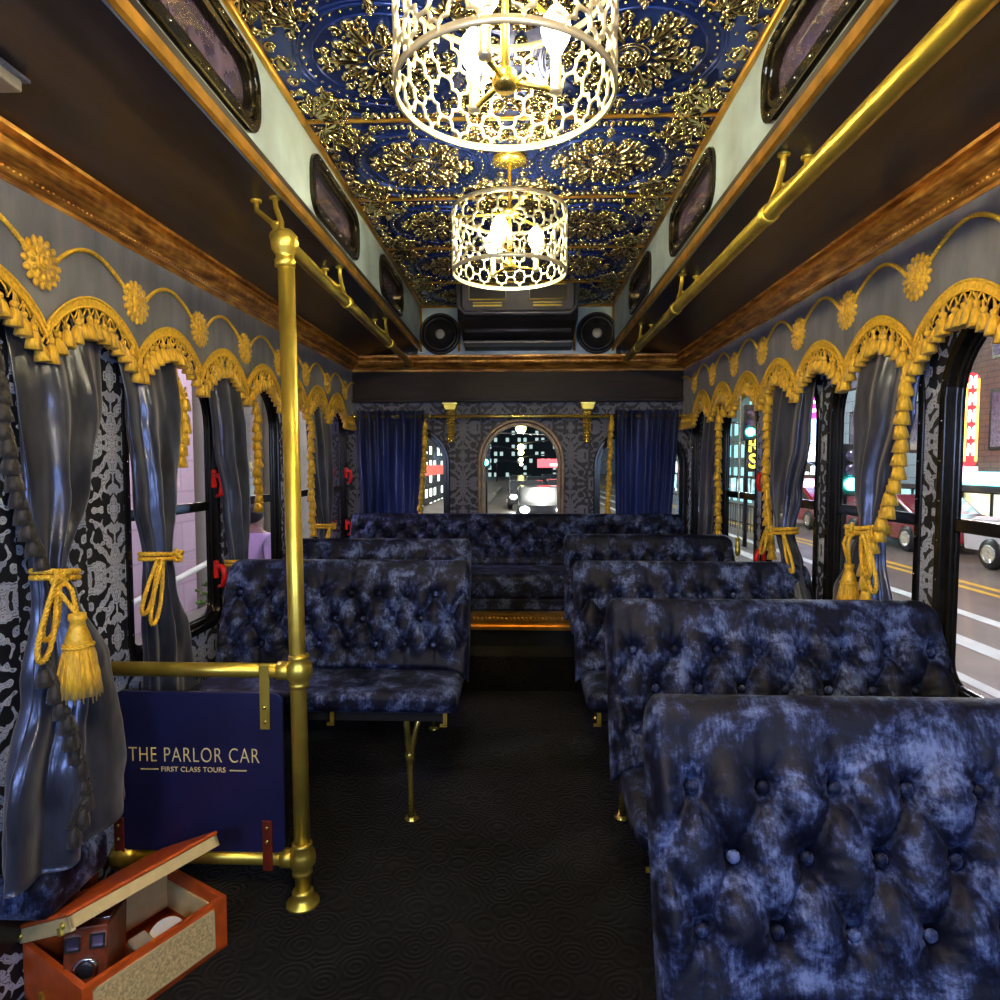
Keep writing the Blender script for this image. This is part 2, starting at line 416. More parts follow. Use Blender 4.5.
# dark fascia under the end crown
struct(bevel(MB().box(-1.1, 1.1, 4.075, 4.12, 1.60, 1.79).build('trim_2', 'dark_wood'), .006))
m = MB()
for z, h, d in ((1.60, .012, .02), (1.622, .01, .012)): m.box(-1.1, 1.1, 4.075 - d, 4.08, z, z + h)
struct(m.build('trim_3', 'dark_wood'))

# ---------------------------------------------------------------- ceiling: soffits, clerestory, tin panels
XS = .605
for side, sx in (('left', -1), ('right', 1)):
    prof = [(sx * 1.12, 1.862), (sx * XS, 1.933), (sx * XS, 1.97), (sx * 1.12, 1.95)]
    m = MB().extrude(prof, [lambda p, y=y: (p[0], y, p[1]) for y in (-.6, 4.12)])
    struct(m.build('trim_soffit_' + side, 'soffit'))
    # gilt edge of the soffit
    prof = [(sx * (XS - .003), 1.926), (sx * (XS - .003), 1.950), (sx * (XS + .006), 1.954), (sx * (XS + .012), 1.926), (sx * (XS + .006), 1.922)]
    struct(MB().extrude(prof, [lambda p, y=y: (p[0], y, p[1]) for y in (-.6, 4.10)]).build('trim_soffit_edge_' + side, 'gilt'))
    CW = [(.12, .62), (1.04, 1.56), (1.97, 2.50), (2.91, 3.42)]
    loops = [[(-.6, 1.93), (4.12, 1.93), (4.12, 2.215), (-.6, 2.215)]] + [rrect(a, b, 1.985, 2.15, .065) for a, b in CW]
    m = MB().plate(loops, .03, lambda a, b, c: (sx * (XS + .016) + c, a, b))
    struct(m.build('wall_clerestory_' + side, 'clerestory'))
    for a, b in CW:
        wn += 1
        r = sroot('window_%d' % wn, (sx * XS, (a + b) / 2, 1.985))
        for (e, wd, th, xo, nm) in ((.012, .026, .018, -.004, 'outer_frame'), (-.010, .020, .03, .008, 'inner_frame')):
            lo = [rrect(a - e, b + e, 1.985 - e, 2.15 + e, .07), rrect(a - e + wd, b + e - wd, 1.985 - e + wd, 2.15 + e - wd, .05)]
            MB().plate(lo, th, lambda p, q, c: (sx * (XS + xo) + c, p, q), .004).build(nm, M.setdefault('dark_bronze', simple('dark_bronze_frame', (.05, .045, .03), .16, .85, .3, 30, .05)), r)
        MB().plate([rrect(a, b, 1.985, 2.15, .065)], .006, lambda p, q, c: (sx * (XS + .018) + c, p, q)).build('pane', 'frost', r)
        sc = MB()
        for k in range(7):
            for zz in (1.989, 2.146): sc.ball((sx * (XS - .014), a + .05 + (b - a - .1) * k / 6, zz), .003, 6, 4)
        sc.build('screws', 'chrome', r)
    # gilt rope at the tin ceiling's edge
    struct(MB().tube([(sx * (XS - .006), y, 2.194) for y in (-.6, 4.08)], .010, 10).build('trim_ceiling_edge_' + side, 'gilt'))
struct(MB().box(-1.2, 1.2, -.6, 4.3, 2.215, 2.25).build('ceiling', 'tin_blue'))

def relief_panel():
    """one stamped panel 0.60 x 0.55, centred on 0,0, hanging down from z=0"""
    g = MB(); b = MB()
    W, H = .60, .55
    b.box(-W / 2, W / 2, -H / 2, H / 2, -.004, .004)
    def ring(r, w, z=0, sq=1, n=56, cx=0, cy=0, mb=b):
        mb.tube([(cx + r * math.cos(2 * PI * i / n), cy + r * sq * math.sin(2 * PI * i / n), -.004) for i in range(n)], w, 6, closed=True)
    def leaf(x, y, ang, L, wd, mb=g, lobes=3):
        # acanthus: midrib and paired lobes
        T = Matrix.Translation((x, y, -.004)) @ Matrix.Rotation(ang, 4, 'Z')
        mb.ball((L * .5, 0, 0), (L * .5, wd * .22, .012), 6, 4, mat=T)
        for k in range(lobes):
            t = .25 + .55 * k / max(1, lobes - 1); l2 = L * (.42 - .10 * k)
            for sg in (-1, 1):
                T2 = T @ Matrix.Translation((L * t, 0, 0)) @ Matrix.Rotation(sg * .75, 4, 'Z')
                mb.ball((l2 * .5, 0, 0), (l2 * .5, wd * .20, .010), 6, 4, mat=T2)
        mb.ball((L, 0, -.003), (wd * .22, wd * .22, .011), 6, 4, mat=T)
    def scroll(x, y, ang, R, turn=1.6, sg=1, w=.0045, mb=g):
        pp = []; rr = []
        for i in range(16):
            t = i / 15; a = ang + sg * t * turn * 2 * PI; q = R * (1 - t * .85)
            pp.append((x + q * math.cos(a), y + q * math.sin(a), -.006)); rr.append(w * (1 - .3 * t))
        mb.tube(pp, rr, 5)
        mb.ball((x, y, -.008), (w * 1.8, w * 1.8, .008), 6, 4)
    # medallion
    ring(.215, .004, sq=.93); ring(.228, .0025, sq=.93); ring(.18, .003, sq=.93)
    ring(.036, .004, mb=g); ring(.046, .0025, mb=g)
    for k in range(6): g.ball((.018 * math.cos(k * PI / 3), .018 * math.sin(k * PI / 3), -.006), (.011, .009, .010), 6, 4)
    g.ball((0, 0, -.008), .008, 6, 4)
    for k in range(12):
        a = k * PI / 6 + .1
        L = .115 if k % 2 == 0 else .085
        leaf(.048 * math.cos(a), .048 * math.sin(a) * .95, a, L, .05, lobes=3)
    for k in range(12):
        a = k * PI / 6 + PI / 12 + .1
        x, y = .155 * math.cos(a), .148 * math.sin(a)
        scroll(x, y, a, .016, 1.2, 1 if k % 2 else -1)
        g.ball((.13 * math.cos(a), .125 * math.sin(a), -.006), .006, 6, 4)
    # sprays on the ring
    for k in range(4):
        a = k * PI / 2 + PI / 4
        x, y = .235 * math.cos(a) * 1.05, .235 * math.sin(a) * .93
        for q in (-.9, -.3, .3, .9): leaf(x, y, a + q, .075, .035, lobes=2)
        for q in (-1.8, 1.8): leaf(x, y, a + q, .06, .03, lobes=2)
        cx, cy = .265 * math.cos(a), .25 * math.sin(a)
    for sx in (-1, 1):
        for sy in (-1, 1):
            cx, cy = sx * .262, sy * .238
            for k in range(7):
                a = math.atan2(-sy, -sx) + (k - 3) * .42; leaf(cx, cy, a, .062 if k % 2 else .078, .034, lobes=2)
            scroll(sx * .20, sy * .245, 0 if sx > 0 else PI, .022, 1.4, sx * sy)
            scroll(sx * .27, sy * .175, PI / 2 * sy, .022, 1.4, -sx * sy)
            scroll(sx * .225, sy * .16, PI / 4 * sx * sy, .018, 1.3, sx * sy)
            for k in range(16):
                g.ball((sx * (.285 - random.random() * .12), sy * (.262 - random.random() * .10), -.006), random.uniform(.0035, .007), 6, 4)
    for sy in (-1, 1):
        for k in range(-4, 5):
            g.ball((k * .021, sy * .243, -.005), (.009, .014 - abs(k) * .001, .008), 6, 4)
        leaf(0, sy * .225, PI / 2 * -sy, .045, .03, lobes=2)
        scroll(-.11, sy * .235, 0, .017, 1.3, sy); scroll(.11, sy * .235, PI, .017, 1.3, -sy)
    for sx in (-1, 1):
        g.ball((sx * .262, 0, -.005), (.016, .024, .009), 8, 5)
        ring(.024, .0025, cx=sx * .262, mb=g)
        for k in range(8):
            a = k * PI / 4; g.ball((sx * .262 + .030 * math.cos(a), .030 * math.sin(a), -.005), .0045, 6, 4)
        for sy in (-1, 1): scroll(sx * .265, sy * .07, PI / 2, .018, 1.3, sx * sy)
    rn = random.Random(11)
    for k in range(46):
        a = 2 * PI * k / 46
        g.ball((.2045 * math.cos(a), .2045 * .93 * math.sin(a), -.005), .0042, 5, 4)
    for k in range(150):
        x = rn.uniform(-.28, .28); y = rn.uniform(-.255, .255); q = math.hypot(x, y / .93)
        if .16 < q < .24: continue
        if q < .16 and rn.random() < .5: continue
        g.ball((x, y, -.004), rn.uniform(.0025, .0055), 5, 4)
    for sx in (-1, 1):
        for sy in (-1, 1):
            for r0 in (.25, .285):
                pp = [(sx * (.02 + r0 * math.sin(t)) * .95, sy * (.262 - (.25 - r0 * math.cos(t) * .9) * .0 - (1 - math.cos(t)) * .22), -.004) for t in [i * .11 for i in range(9)]]
                b.tube(pp, .003, 5)
            leaf(sx * .17, sy * .21, math.atan2(sy, sx) + .6 * sx * sy, .05, .03, lobes=2)
            leaf(sx * .235, sy * .115, math.atan2(sy, sx) - .6 * sx * sy, .05, .03, lobes=2)
            leaf(sx * .07, sy * .245, 0 if sx > 0 else PI, .045, .026, lobes=2)
    return b, g
bb, gg = relief_panel()
tin = sroot('ceiling_tin_panels', (0, 0, 2.205))
OFF[tin] = (0, 0, 0)
pan = bb.build('tin_panel', 'tin_blue', tin); rel = gg.build('gilt_relief', 'tin_gold', pan)
first = True
for k in range(9):
    for sx in (-1, 1):
        loc = (sx * .30, .535 + (k - 1) * .55 - .0, 0)
        if loc[1] > 4.1: continue
        if first: pan.location = loc; first = False
        else: dup(pan, tin, loc)
OFF[tin] = (0, 0, 2.205)
bars = MB()
for k in range(9):
    y = .25 + (k - 1) * .55 + .0
    if y > -.6: bars.tube([(-.6, y, 2.198), (.6, y, 2.198)], .0065, 8)
bars.build('batten', 'gilt', tin)

# crown mouldings
CP = [(0, 1.775), (.010, 1.775), (.012, 1.790), (.020, 1.793), (.022, 1.802), (.030, 1.806), (.036, 1.816), (.040, 1.820), (.046, 1.822), (.052, 1.828)]
for i in range(9):
    t = -PI / 2 + PI * i / 8 * .9 - .4; CP.append((.052 + .020 * math.cos(t), 1.848 + .020 * math.sin(t)))
CP += [(.062, 1.870), (.078, 1.872), (.080, 1.884), (0, 1.90)]
for side, sx in (('left', -1), ('right', 1)):
    m = MB().extrude(CP, [lambda p, y=y: (sx * (1.062 - p[0]), y, p[1]) for y in (-.6, 4.11)])
    bd = m
    for k in range(int(4.6 / .016)):
        y = -.5 + k * .016; bd.ball((sx * (1.062 - .034), y, 1.813), (.004, .0055, .004), 5, 4)
    struct(bd.build('trim_crown_' + side, 'crown'))
m = MB().extrude(CP, [lambda p, x=x: (x, 4.09 - p[0], p[1]) for x in (-1.06, 1.06)])
for k in range(int(2.1 / .022)): m.ball((-1.05 + k * .022, 4.045, 1.832), (.008, .006, .007), 6, 4)
struct(m.build('trim_crown_end', 'crown'))
# board behind the loudspeakers, with a gilt border
m = MB().box(-.62, .62, 4.05, 4.09, 1.89, 2.20)
struct(m.build('wall_end_upper', 'clerestory'))
m = MB()
for sx in (-1, 1):
    for a, b in (((.60, 2.188), (.36, 2.188)), ((.36, 2.188), (.36, 1.91)), ((.60, 2.188), (.60, 1.91))):
        m.tube([(sx * a[0], 4.045, a[1]), (sx * b[0], 4.045, b[1])], .008, 8)
struct(m.build('trim_4', 'gilt'))

# ---------------------------------------------------------------- tassels (shared meshes)
def tassel_mb(L=.05, R=.013):
    m = MB()
    m.lathe([(.0, L * 1.30), (.003, L * 1.28), (.003, L * 1.0), (.006, L * .98), (.0085, L * .90), (.0075, L * .78), (.0055, L * .72)], n=8)
    m.lathe([(.005, L * .74), (R * .62, L * .60), (R * .85, L * .30), (R, 0), (R * .6, -.001), (0, .002)], n=16, mod=lambda t, z: 1 + .13 * math.cos(t * 8))
    return m
TM = tassel_mb(.056, .0165).build('tassel', 'gold_thread'); TMesh = TM.data; bpy.data.objects.remove(TM)
TM = tassel_mb(.055, .018).build('tassel', 'gold_thread'); FMesh = TM.data; bpy.data.objects.remove(TM)
TM = tassel_mb(.055, .016).build('tassel', 'dark_thread'); DMesh = TM.data; bpy.data.objects.remove(TM)
def put(mesh, name, parent, wloc, s=1, rot=(0, 0, 0)):
    o = bpy.data.objects.new(name, mesh); COL.objects.link(o); o.parent = parent
    f = OFF[parent]; o.location = (wloc[0] - f[0], wloc[1] - f[1], wloc[2] - f[2]); o.scale = (s, s, s * random.uniform(.92, 1.08)) ; o.rotation_euler = rot
    return o

# rosette
def rosette_mb(c, sx):
    m = MB(); X, Y, Z = c
    def P(r, t, h): h *= .6; return (X - sx * h, Y + r * math.cos(t), Z + r * math.sin(t))
    m.lathe([(.0, 0), (.045, 0), (.045, .006), (0, .010)], c=(0, 0, 0), n=20, mat=Matrix(((0, 0, -sx, X), (1, 0, 0, Y), (0, 1, 0, Z), (0, 0, 0, 1))))
    for k in range(16):
        t = 2 * PI * k / 16
        T = Matrix.Translation(P(.048, t, .005)) @ Matrix.Rotation(t, 4, 'X')
        m.ball((0, 0, 0), (.0045, .013, .0085), 8, 5, mat=T)
    for k in range(12):
        t = 2 * PI * k / 12
        T = Matrix.Translation(P(.031, t, .010)) @ Matrix.Rotation(t, 4, 'X')
        m.ball((0, 0, 0), (.0045, .010, .0065), 8, 5, mat=T)
    pp = [P(.020 * (1 - i / 30) + .002, i * .55, .012 + .0003 * i) for i in range(28)]
    m.tube(pp, .0035, 6)
    m.ball(P(0, 0, .020), .005, 8, 5)
    return m
# ---------------------------------------------------------------- valances
def valance(side, sx, y0, k0, k1, ymax, zr):
    r = thing('valance', (sx * XV, 2.4, 1.5), 'grey silk valance with gold rosettes, cord swags and tasselled scallops along the %s-hand windows' % side, 'valance', None)
    P = .352; zc, zt = 1.505, 1.612
    def arc(k, n=22, d=0):
        a = y0 + k * P; out = []
        for i in range(n + 1):
            t = i / n; y = a + P * t
            out.append((y, zc + (zt - zc) * math.sin(PI * t) ** .75 - d))
        return out
    low = []
    for k in range(k0, k1): low += arc(k, d=.012)[(0 if k == k0 else 1):]
    ylast = low[-1][0]
    if ymax > ylast + .02: low += [(ylast + .02, zc), (ymax, zc - .02)]
    a0 = low[0][0]
    outline = low + [(low[-1][0], 1.80), (a0, 1.80)]
    pl = MB().plate([outline], .012, lambda a, b, c: (sx * XV + c, a, b)); pl.build('silk_panel', 'grey_silk', r)
    xf = sx * (XV - .009)
    for k in range(k0, k1):
        m = MB(); A = arc(k)
        # woven heading: flat braid band with raised edges
        band = []
        for (y, z) in A: band.append((y, z))
        V = []; F = []
        for i, (y, z) in enumerate(A):
            y2 = y; 
            for (dz, dx) in ((.004, 0), (.004, .006), (-.020, .006), (-.020, 0)): V.append((xf - sx * dx, y2, z + dz))
        for i in range(len(A) - 1):
            for j in range(4): a_ = i * 4 + j; b_ = i * 4 + (j + 1) % 4; F.append((a_, b_, b_ + 4, a_ + 4))
        m.add(V, F)
        m.rope([(xf - sx * .007, y, z + .004) for y, z in A], .0035)
        m.rope([(xf - sx * .007, y, z - .019) for y, z in A], .003)
        for q in range(23):   # open crossed cords between heading and tassels
            t = (q + .5) / 23; i = t * (len(A) - 1); y = A[int(i)][0] + (A[min(len(A) - 1, int(i) + 1)][0] - A[int(i)][0]) * (i % 1)
            z = A[int(i)][1] + (A[min(len(A) - 1, int(i) + 1)][1] - A[int(i)][1]) * (i % 1)
            dy = .008 if q % 2 else -.008
            m.tube([(xf - sx * .004, y - dy, z - .018), (xf - sx * .007, y, z - .03), (xf - sx * .006, y + dy, z - .044)], .0022, 5)
        tr = m.build('scallop_trim', 'gold_cord', r)
        nT = 13
        for q in range(nT):
            t = (q + .5) / nT; i = t * (len(A) - 1); i0 = int(i); f_ = i - i0
            y = A[i0][0] * (1 - f_) + A[min(i0 + 1, len(A) - 1)][0] * f_; z = A[i0][1] * (1 - f_) + A[min(i0 + 1, len(A) - 1)][1] * f_
            put(TMesh, 'tassel', tr, (xf - sx * .006, y, z - .098 + random.uniform(-.003, .003)), 1.0, (random.uniform(-.15, .15), random.uniform(-.1, .1), random.uniform(0, 6)))
    if ymax > ylast + .05:
        m = MB(); m.box(min(xf, xf - sx * .006), max(xf, xf - sx * .006), ylast, ymax, zc - .03, zc)
        tr = m.build('scallop_trim', 'gold_cord', r)
        n = max(2, int((ymax - ylast) / .028))
        for q in range(n): put(TMesh, 'tassel', tr, (xf - sx * .006, ylast + (q + .5) * (ymax - ylast) / n, zc - .085), 1)
    # rosettes and cord
    for k in range(k0, k1 + 1):
        y = y0 + k * P
        rosette_mb((sx * (XV - .007), y, zr), sx).build('rosette', 'gold_thread', r)
        if k < k1:
            pts = [(sx * (XV - .012), y + .045 + (P - .085) * i / 20, zr + .018 + .060 * math.sin(PI * (i / 20) ** .9)) for i in range(21)]
            MB().rope(pts, .0055).build('cord_swag', 'gold_cord', r)
        elif ymax - y > .1:
            pts = [(sx * (XV - .012), y + .045 + (ymax - y - .05) * i / 20, zr + .018 + .05 * math.sin(PI * .6 * (i / 20))) for i in range(21)]
            MB().rope(pts, .0055).build('cord_swag', 'gold_cord', r)
    return r
valance('left', -1, 1.424, -3, 7, 4.08, 1.651)
valance('right', 1, 1.693, -3, 6, 4.08, 1.677)

# ---------------------------------------------------------------- curtains (gathered bundles)
def lerpk(keys, z):
    if z >= keys[0][0]: return keys[0][1:]
    for a, b in zip(keys, keys[1:]):
        if z >= b[0]:
            t = (a[0] - z) / (a[0] - b[0]); t = t * t * (3 - 2 * t) if (a[4] if len(a) > 4 else 1) else t
            return [p + (q - p) * t for p, q in zip(a[1:], b[1:])]
    return keys[-1][1:]
def curtain(label, sx, keys, folds=7, seed=1, mat='satin', group=None, name='curtain'):
    """keys: (z, y, half width along the wall, x distance from centre, half depth)"""
    zt, zb = keys[0][0], keys[-1][0]; rows = 80; n = 112
    rnd = random.Random(seed); ph = [rnd.uniform(0, 6) for _ in range(6)]
    r = thing(name, (sx * keys[0][3], keys[0][1], zb), label, 'curtain', group)
    V = []; F = []
    wmin = min(k[2] for k in keys)
    for i in range(rows + 1):
        z = zt + (zb - zt) * i / rows
        y, w, x, d = lerpk([tuple(k[:5]) for k in keys], z)[:4]
        for j in range(n):
            t = 2 * PI * j / n
            fold = math.cos(folds * t + ph[0] + .7 * math.sin(z * 5 + ph[1])) + .5 * math.cos((folds * 2 - 3) * t + ph[2] + 1.2 * math.sin(z * 4 + ph[3]))
            wr = .25 * noise.noise(Vector((t * 2.2, z * 22 + seed, seed))) + .35 * noise.noise(Vector((math.cos(t) * 2.5, math.sin(t) * 2.5 + seed, z * 7)))
            a = 1 + .10 * fold + .10 * wr
            b = 1 + .42 * fold + .40 * wr
            V.append((sx * (x - d * math.sin(t) * b * .8), y + w * math.cos(t) * a * .95, z))
    for i in range(rows):
        for j in range(n):
            F.append((i * n + j, i * n + (j + 1) % n, (i + 1) * n + (j + 1) % n, (i + 1) * n + j))
    F.append(tuple(range(n))); F.append(tuple(range(rows * n, rows * n + n))[::-1])
    MB().add(V, F, True).build('drape', mat, r)
    return r
def fringe(cur, pts, mesh=FMesh, step=.036, mat='gold_cord', dsx=0):
    P = [Vector(p) for p in pts]; L = [0]
    for i in range(1, len(P)): L.append(L[-1] + (P[i] - P[i - 1]).length)
    f = MB().tube(pts, .006, 6).build('fringe_cord', mat, cur)
    d = step * .4; j = 0
    while d < L[-1]:
        while j < len(L) - 2 and L[j + 1] < d: j += 1
        p = P[j].lerp(P[j + 1], (d - L[j]) / (L[j + 1] - L[j]))
        put(mesh, 'tassel', f, (p.x + random.uniform(-.003, .003), p.y + random.uniform(-.004, .004), p.z - .055), random.uniform(.95, 1.1), (random.uniform(-.12, .12), random.uniform(-.15, .15), random.uniform(0, 6)))
        d += step
    return f
def tieback(label, sx, y, z, w, d, x, tassel=None, loops=None, group='gold rope tiebacks'):
    """ring around the bundle; tassel=(y,ztop,scale); loops=(y,zbottom)"""
    r = thing('tieback', (sx * x, y, z), label, 'tieback', group)
    m = MB()
    for dz in (-.007, .007):
        m.rope([(sx * (x - math.sin(2 * PI * i / 28) * (d + .012)), y + math.cos(2 * PI * i / 28) * (w + .006), z + dz - .008 * math.cos(2 * PI * i / 28)) for i in range(28)], .0066, closed=True)
    xf = sx * (x - d - .018)
    ky = y + w * .35 if tassel is None else tassel[0]
    kp = []
    for i in range(40):
        t = 2 * PI * i / 40; q = .011 + .006 * math.cos(3 * t)
        kp.append((xf - sx * .007 * math.sin(3 * t), ky + q * math.cos(2 * t) * 1.15, z + q * math.sin(2 * t)))
    m.rope(kp, .0062, closed=True)
    m.ball((xf + sx * .003, ky, z), (.009, .013, .012), 10, 6)
    m.build('cord', 'gold_cord', r)
    if loops:
        for q, (ly, lz) in enumerate(loops):
            m = MB()
            c0 = (xf, y + (ly - y) * .5, z); dz = z - lz
            pts = []
            for i in range(25):
                t = i / 24 * 2 * PI
                yy = ly + (.020 - .004 * q) * math.sin(t) * (1 - .5 * math.cos(t / 2) ** 2 * 0)
                zz = z - dz * (1 - math.cos(t)) / 2
                yy = (y + (ly - y) * (0.55 + .45 * (1 - math.cos(t)) / 2)) + (.024 * math.sin(t)) * (1 - math.cos(t)) / 2 + .006 * math.sin(t)
                pts.append((xf - sx * .006 * q, yy, zz))
            m.rope(pts, .0058)
            m.build('hanging_loop', 'gold_cord', r)
    if tassel:
        ty, tz, s = tassel
        m = MB()
        m.rope([(xf, ky - .008, z - .01), (xf - sx * .012, ty - .014 * s, (z + tz) / 2 + .01), (xf - sx * (.035 if s > 1.2 else 0), ty, tz)], .0052)
        m.rope([(xf, ky + .012, z - .01), (xf - sx * .012, ty + .014 * s, (z + tz) / 2 + .01), (xf - sx * (.035 if s > 1.2 else 0), ty, tz)], .0052)
        m.build('tassel_cord', 'gold_cord', r)
        m = MB(); c = (xf - sx * (.035 if s > 1.2 else 0), ty, tz)
        m.lathe([(0, .004 * s), (.013 * s, .002 * s), (.014 * s, -.008 * s), (.011 * s, -.012 * s), (.013 * s, -.022 * s), (.018 * s, -.036 * s), (.021 * s, -.048 * s), (.019 * s, -.052 * s)], c, 20)
        m.rope([(c[0] + .021 * s * math.cos(2 * PI * i / 20), c[1] + .021 * s * math.sin(2 * PI * i / 20), tz - .052 * s) for i in range(20)], .004 * s, closed=True)
        m.build('tassel_head', 'gold_cord', r)
        m = MB()
        m.lathe([(.020 * s, -.052 * s), (.024 * s, -.07 * s), (.028 * s, -.10 * s), (.032 * s, -.135 * s), (0, -.13 * s)], c, 48, mod=lambda t, zz: 1 + .07 * math.cos(t * 16) + .03 * math.cos(t * 7 + zz * 60))
        rn = random.Random(3)
        for k in range(60):
            a = rn.uniform(0, 2 * PI); q = rn.uniform(.020, .029) * s
            m.tube([(c[0] + q * .8 * math.cos(a), c[1] + q * .8 * math.sin(a), tz - .06 * s), (c[0] + q * 1.12 * math.cos(a), c[1] + q * 1.12 * math.sin(a), tz - .10 * s), (c[0] + q * 1.22 * math.cos(a + .05), c[1] + q * 1.22 * math.sin(a + .05), tz - rn.uniform(.128, .146) * s)], .0011 * s, 4)
        m.build('tassel_skirt', 'gold_thread', r)
    return r
# left side
c0 = curtain('slate satin curtain nearest on the left, dark tassel fringe, spreading below its tie', -1,
    [(1.53, 1.50, .15, 1.07, .018), (1.35, 1.49, .14, 1.05, .026), (1.15, 1.455, .10, 1.04, .030), (.955, 1.40, .040, 1.03, .024), (.90, 1.41, .055, 1.025, .028), (.72, 1.43, .125, 1.01, .045), (.50, 1.405, .185, 1.0, .055), (.33, 1.395, .19, 1.0, .055)], 6, 3)
fringe(c0, [(-1.075, 1.285, 1.53), (-1.04, 1.285, 1.45), (-1.03, 1.285, 1.35), (-1.02, 1.30, 1.18), (-1.01, 1.325, 1.06), (-1.0, 1.345, 1.01)], DMesh, .036, 'dark_thread')
fringe(c0, [(-.975, 1.30, .80), (-.95, 1.31, .72), (-.94, 1.325, .64), (-.935, 1.35, .56), (-.93, 1.35, .48), (-.935, 1.30, .42)], DMesh, .038, 'dark_thread')
tieback('gold rope tieback with the largest tassel, round the nearest left curtain', -1, 1.39, .955, .045, .026, 1.01, (1.345, .875, 1.3), [(1.30, .83), (1.275, .79)])
c1 = curtain('slate satin curtain over the first left window, behind the brass railing', -1,
    [(1.55, 1.86, .15, 1.065, .020), (1.35, 1.855, .135, 1.045, .028), (1.10, 1.835, .10, 1.03, .032), (.935, 1.815, .055, 1.02, .026), (.86, 1.82, .065, 1.02, .03), (.68, 1.85, .105, 1.02, .035), (.40, 1.86, .12, 1.02, .035)], 6, 8)
fringe(c1, [(-1.078, 2.0, 1.54), (-1.03, 2.0, 1.42), (-1.03, 1.99, 1.33), (-1.04, 1.975, 1.22)])
tieback('gold rope tieback with two plain loops, on curtain above the brass railing', -1, 1.815, .935, .058, .028, 1.02, None, [(1.66, .80), (1.69, .765)])
c2 = curtain('slate satin curtain between the first two left windows', -1,
    [(1.55, 2.36, .135, 1.065, .020), (1.30, 2.36, .125, 1.05, .028), (1.05, 2.36, .085, 1.035, .03), (.835, 2.33, .048, 1.02, .024), (.75, 2.31, .055, 1.02, .026), (.48, 2.31, .06, 1.02, .028)], 6, 14)
fringe(c2, [(-1.078, 2.58, 1.54), (-1.04, 2.58, 1.44), (-1.04, 2.58, 1.25), (-1.04, 2.575, 1.05)])
tieback('gold rope tieback with slim drooping tassel beside the left seat back', -1, 2.33, .835, .05, .026, 1.02, (2.27, .76, .9), None)
c3 = curtain('farthest slate curtain on the left, gold tassel fringe down its near edge', -1,
    [(1.55, 3.44, .19, 1.065, .018), (1.25, 3.44, .185, 1.05, .024), (1.0, 3.43, .13, 1.04, .026), (.87, 3.41, .08, 1.03, .022), (.60, 3.42, .12, 1.03, .024)], 7, 21)
fringe(c3, [(-1.078, 3.225, 1.54), (-1.035, 3.225, 1.45), (-1.035, 3.22, 1.2), (-1.035, 3.225, .95), (-1.03, 3.24, .86)])
tieback('small gold rope tieback on the farthest left curtain behind the post', -1, 3.41, .87, .085, .024, 1.03, None, [(3.32, .80)])
# right side
d1 = curtain('slate satin curtain nearest on the right, beside the large traffic window', 1,
    [(1.56, 1.835, .145, 1.065, .020), (1.35, 1.84, .135, 1.045, .028), (1.15, 1.845, .085, 1.03, .03), (1.015, 1.83, .045, 1.02, .026), (.95, 1.85, .07, 1.02, .03), (.80, 1.88, .14, 1.02, .036), (.55, 1.90, .17, 1.02, .036)], 6, 5)
fringe(d1, [(1.078, 1.70, 1.54), (1.03, 1.70, 1.46), (1.02, 1.70, 1.36), (1.02, 1.715, 1.22), (1.01, 1.745, 1.10), (1.0, 1.79, 1.0)])
fringe(d1, [(.985, 1.80, .96), (.985, 1.775, .86), (.985, 1.765, .74)])
tieback('gold rope tieback with bell tassel on the nearest right curtain', 1, 1.83, 1.015, .047, .028, 1.02, (1.855, .915, 1.0), [(1.725, .86), (1.745, .90)])
d2 = curtain('middle slate satin curtain on the right, swept towards the seats', 1,
    [(1.56, 2.48, .175, 1.065, .020), (1.30, 2.47, .165, 1.05, .028), (1.10, 2.45, .11, 1.03, .03), (.955, 2.40, .055, 1.01, .024), (.85, 2.30, .065, 1.0, .026), (.70, 2.20, .07, .99, .03), (.50, 2.19, .07, .99, .03)], 7, 9)
fringe(d2, [(1.078, 2.67, 1.54), (1.035, 2.67, 1.48), (1.035, 2.665, 1.30), (1.03, 2.64, 1.12), (1.02, 2.58, .98), (1.01, 2.52, .88)])
tieback('gold rope tieback with long loop on the middle right curtain', 1, 2.40, .955, .06, .026, 1.01, None, [(2.22, .83), (2.49, .86)])
d3 = curtain('farthest slate curtain on the right, hanging straight', 1,
    [(1.55, 3.52, .15, 1.065, .020), (1.2, 3.51, .14, 1.05, .024), (.70, 3.52, .12, 1.04, .024)], 6, 31)
fringe(d3, [(1.078, 3.29, 1.54), (1.03, 3.29, 1.46), (1.03, 3.285, 1.2), (1.03, 3.275, .95), (1.03, 3.27, .86)])

# blind pulls
for (x, y, zt, zb, who) in ((-1.0, 2.80, 1.45, .84, 'left'), (.99, 2.85, 1.50, .88, 'right')):
    r = thing('blind_pull', (x, y, zb), 'turned gold pull on a thin white cord at the %s windows' % who, 'pull cord', None)
    MB().tube([(x, y, zt), (x, y, zb)], .0028, 6).build('cord', 'cord_white', r)
    MB().lathe([(.0, .0), (.010, 0), (.012, -.006), (.007, -.014), (.007, -.022), (.012, -.030), (.009, -.040), (.012, -.052), (.013, -.062), (.009, -.075), (.005, -.082), (0, -.083)], (x, y, zb), 16).build('pull_handle', 'brass', r)
    MB().tube([(x + .009 * math.cos(t), y, zb - .094 + .012 * math.sin(t)) for t in [i * PI / 6 for i in range(12)]], .0022, 5, closed=True).build('cord_loop', 'cord_white', r)

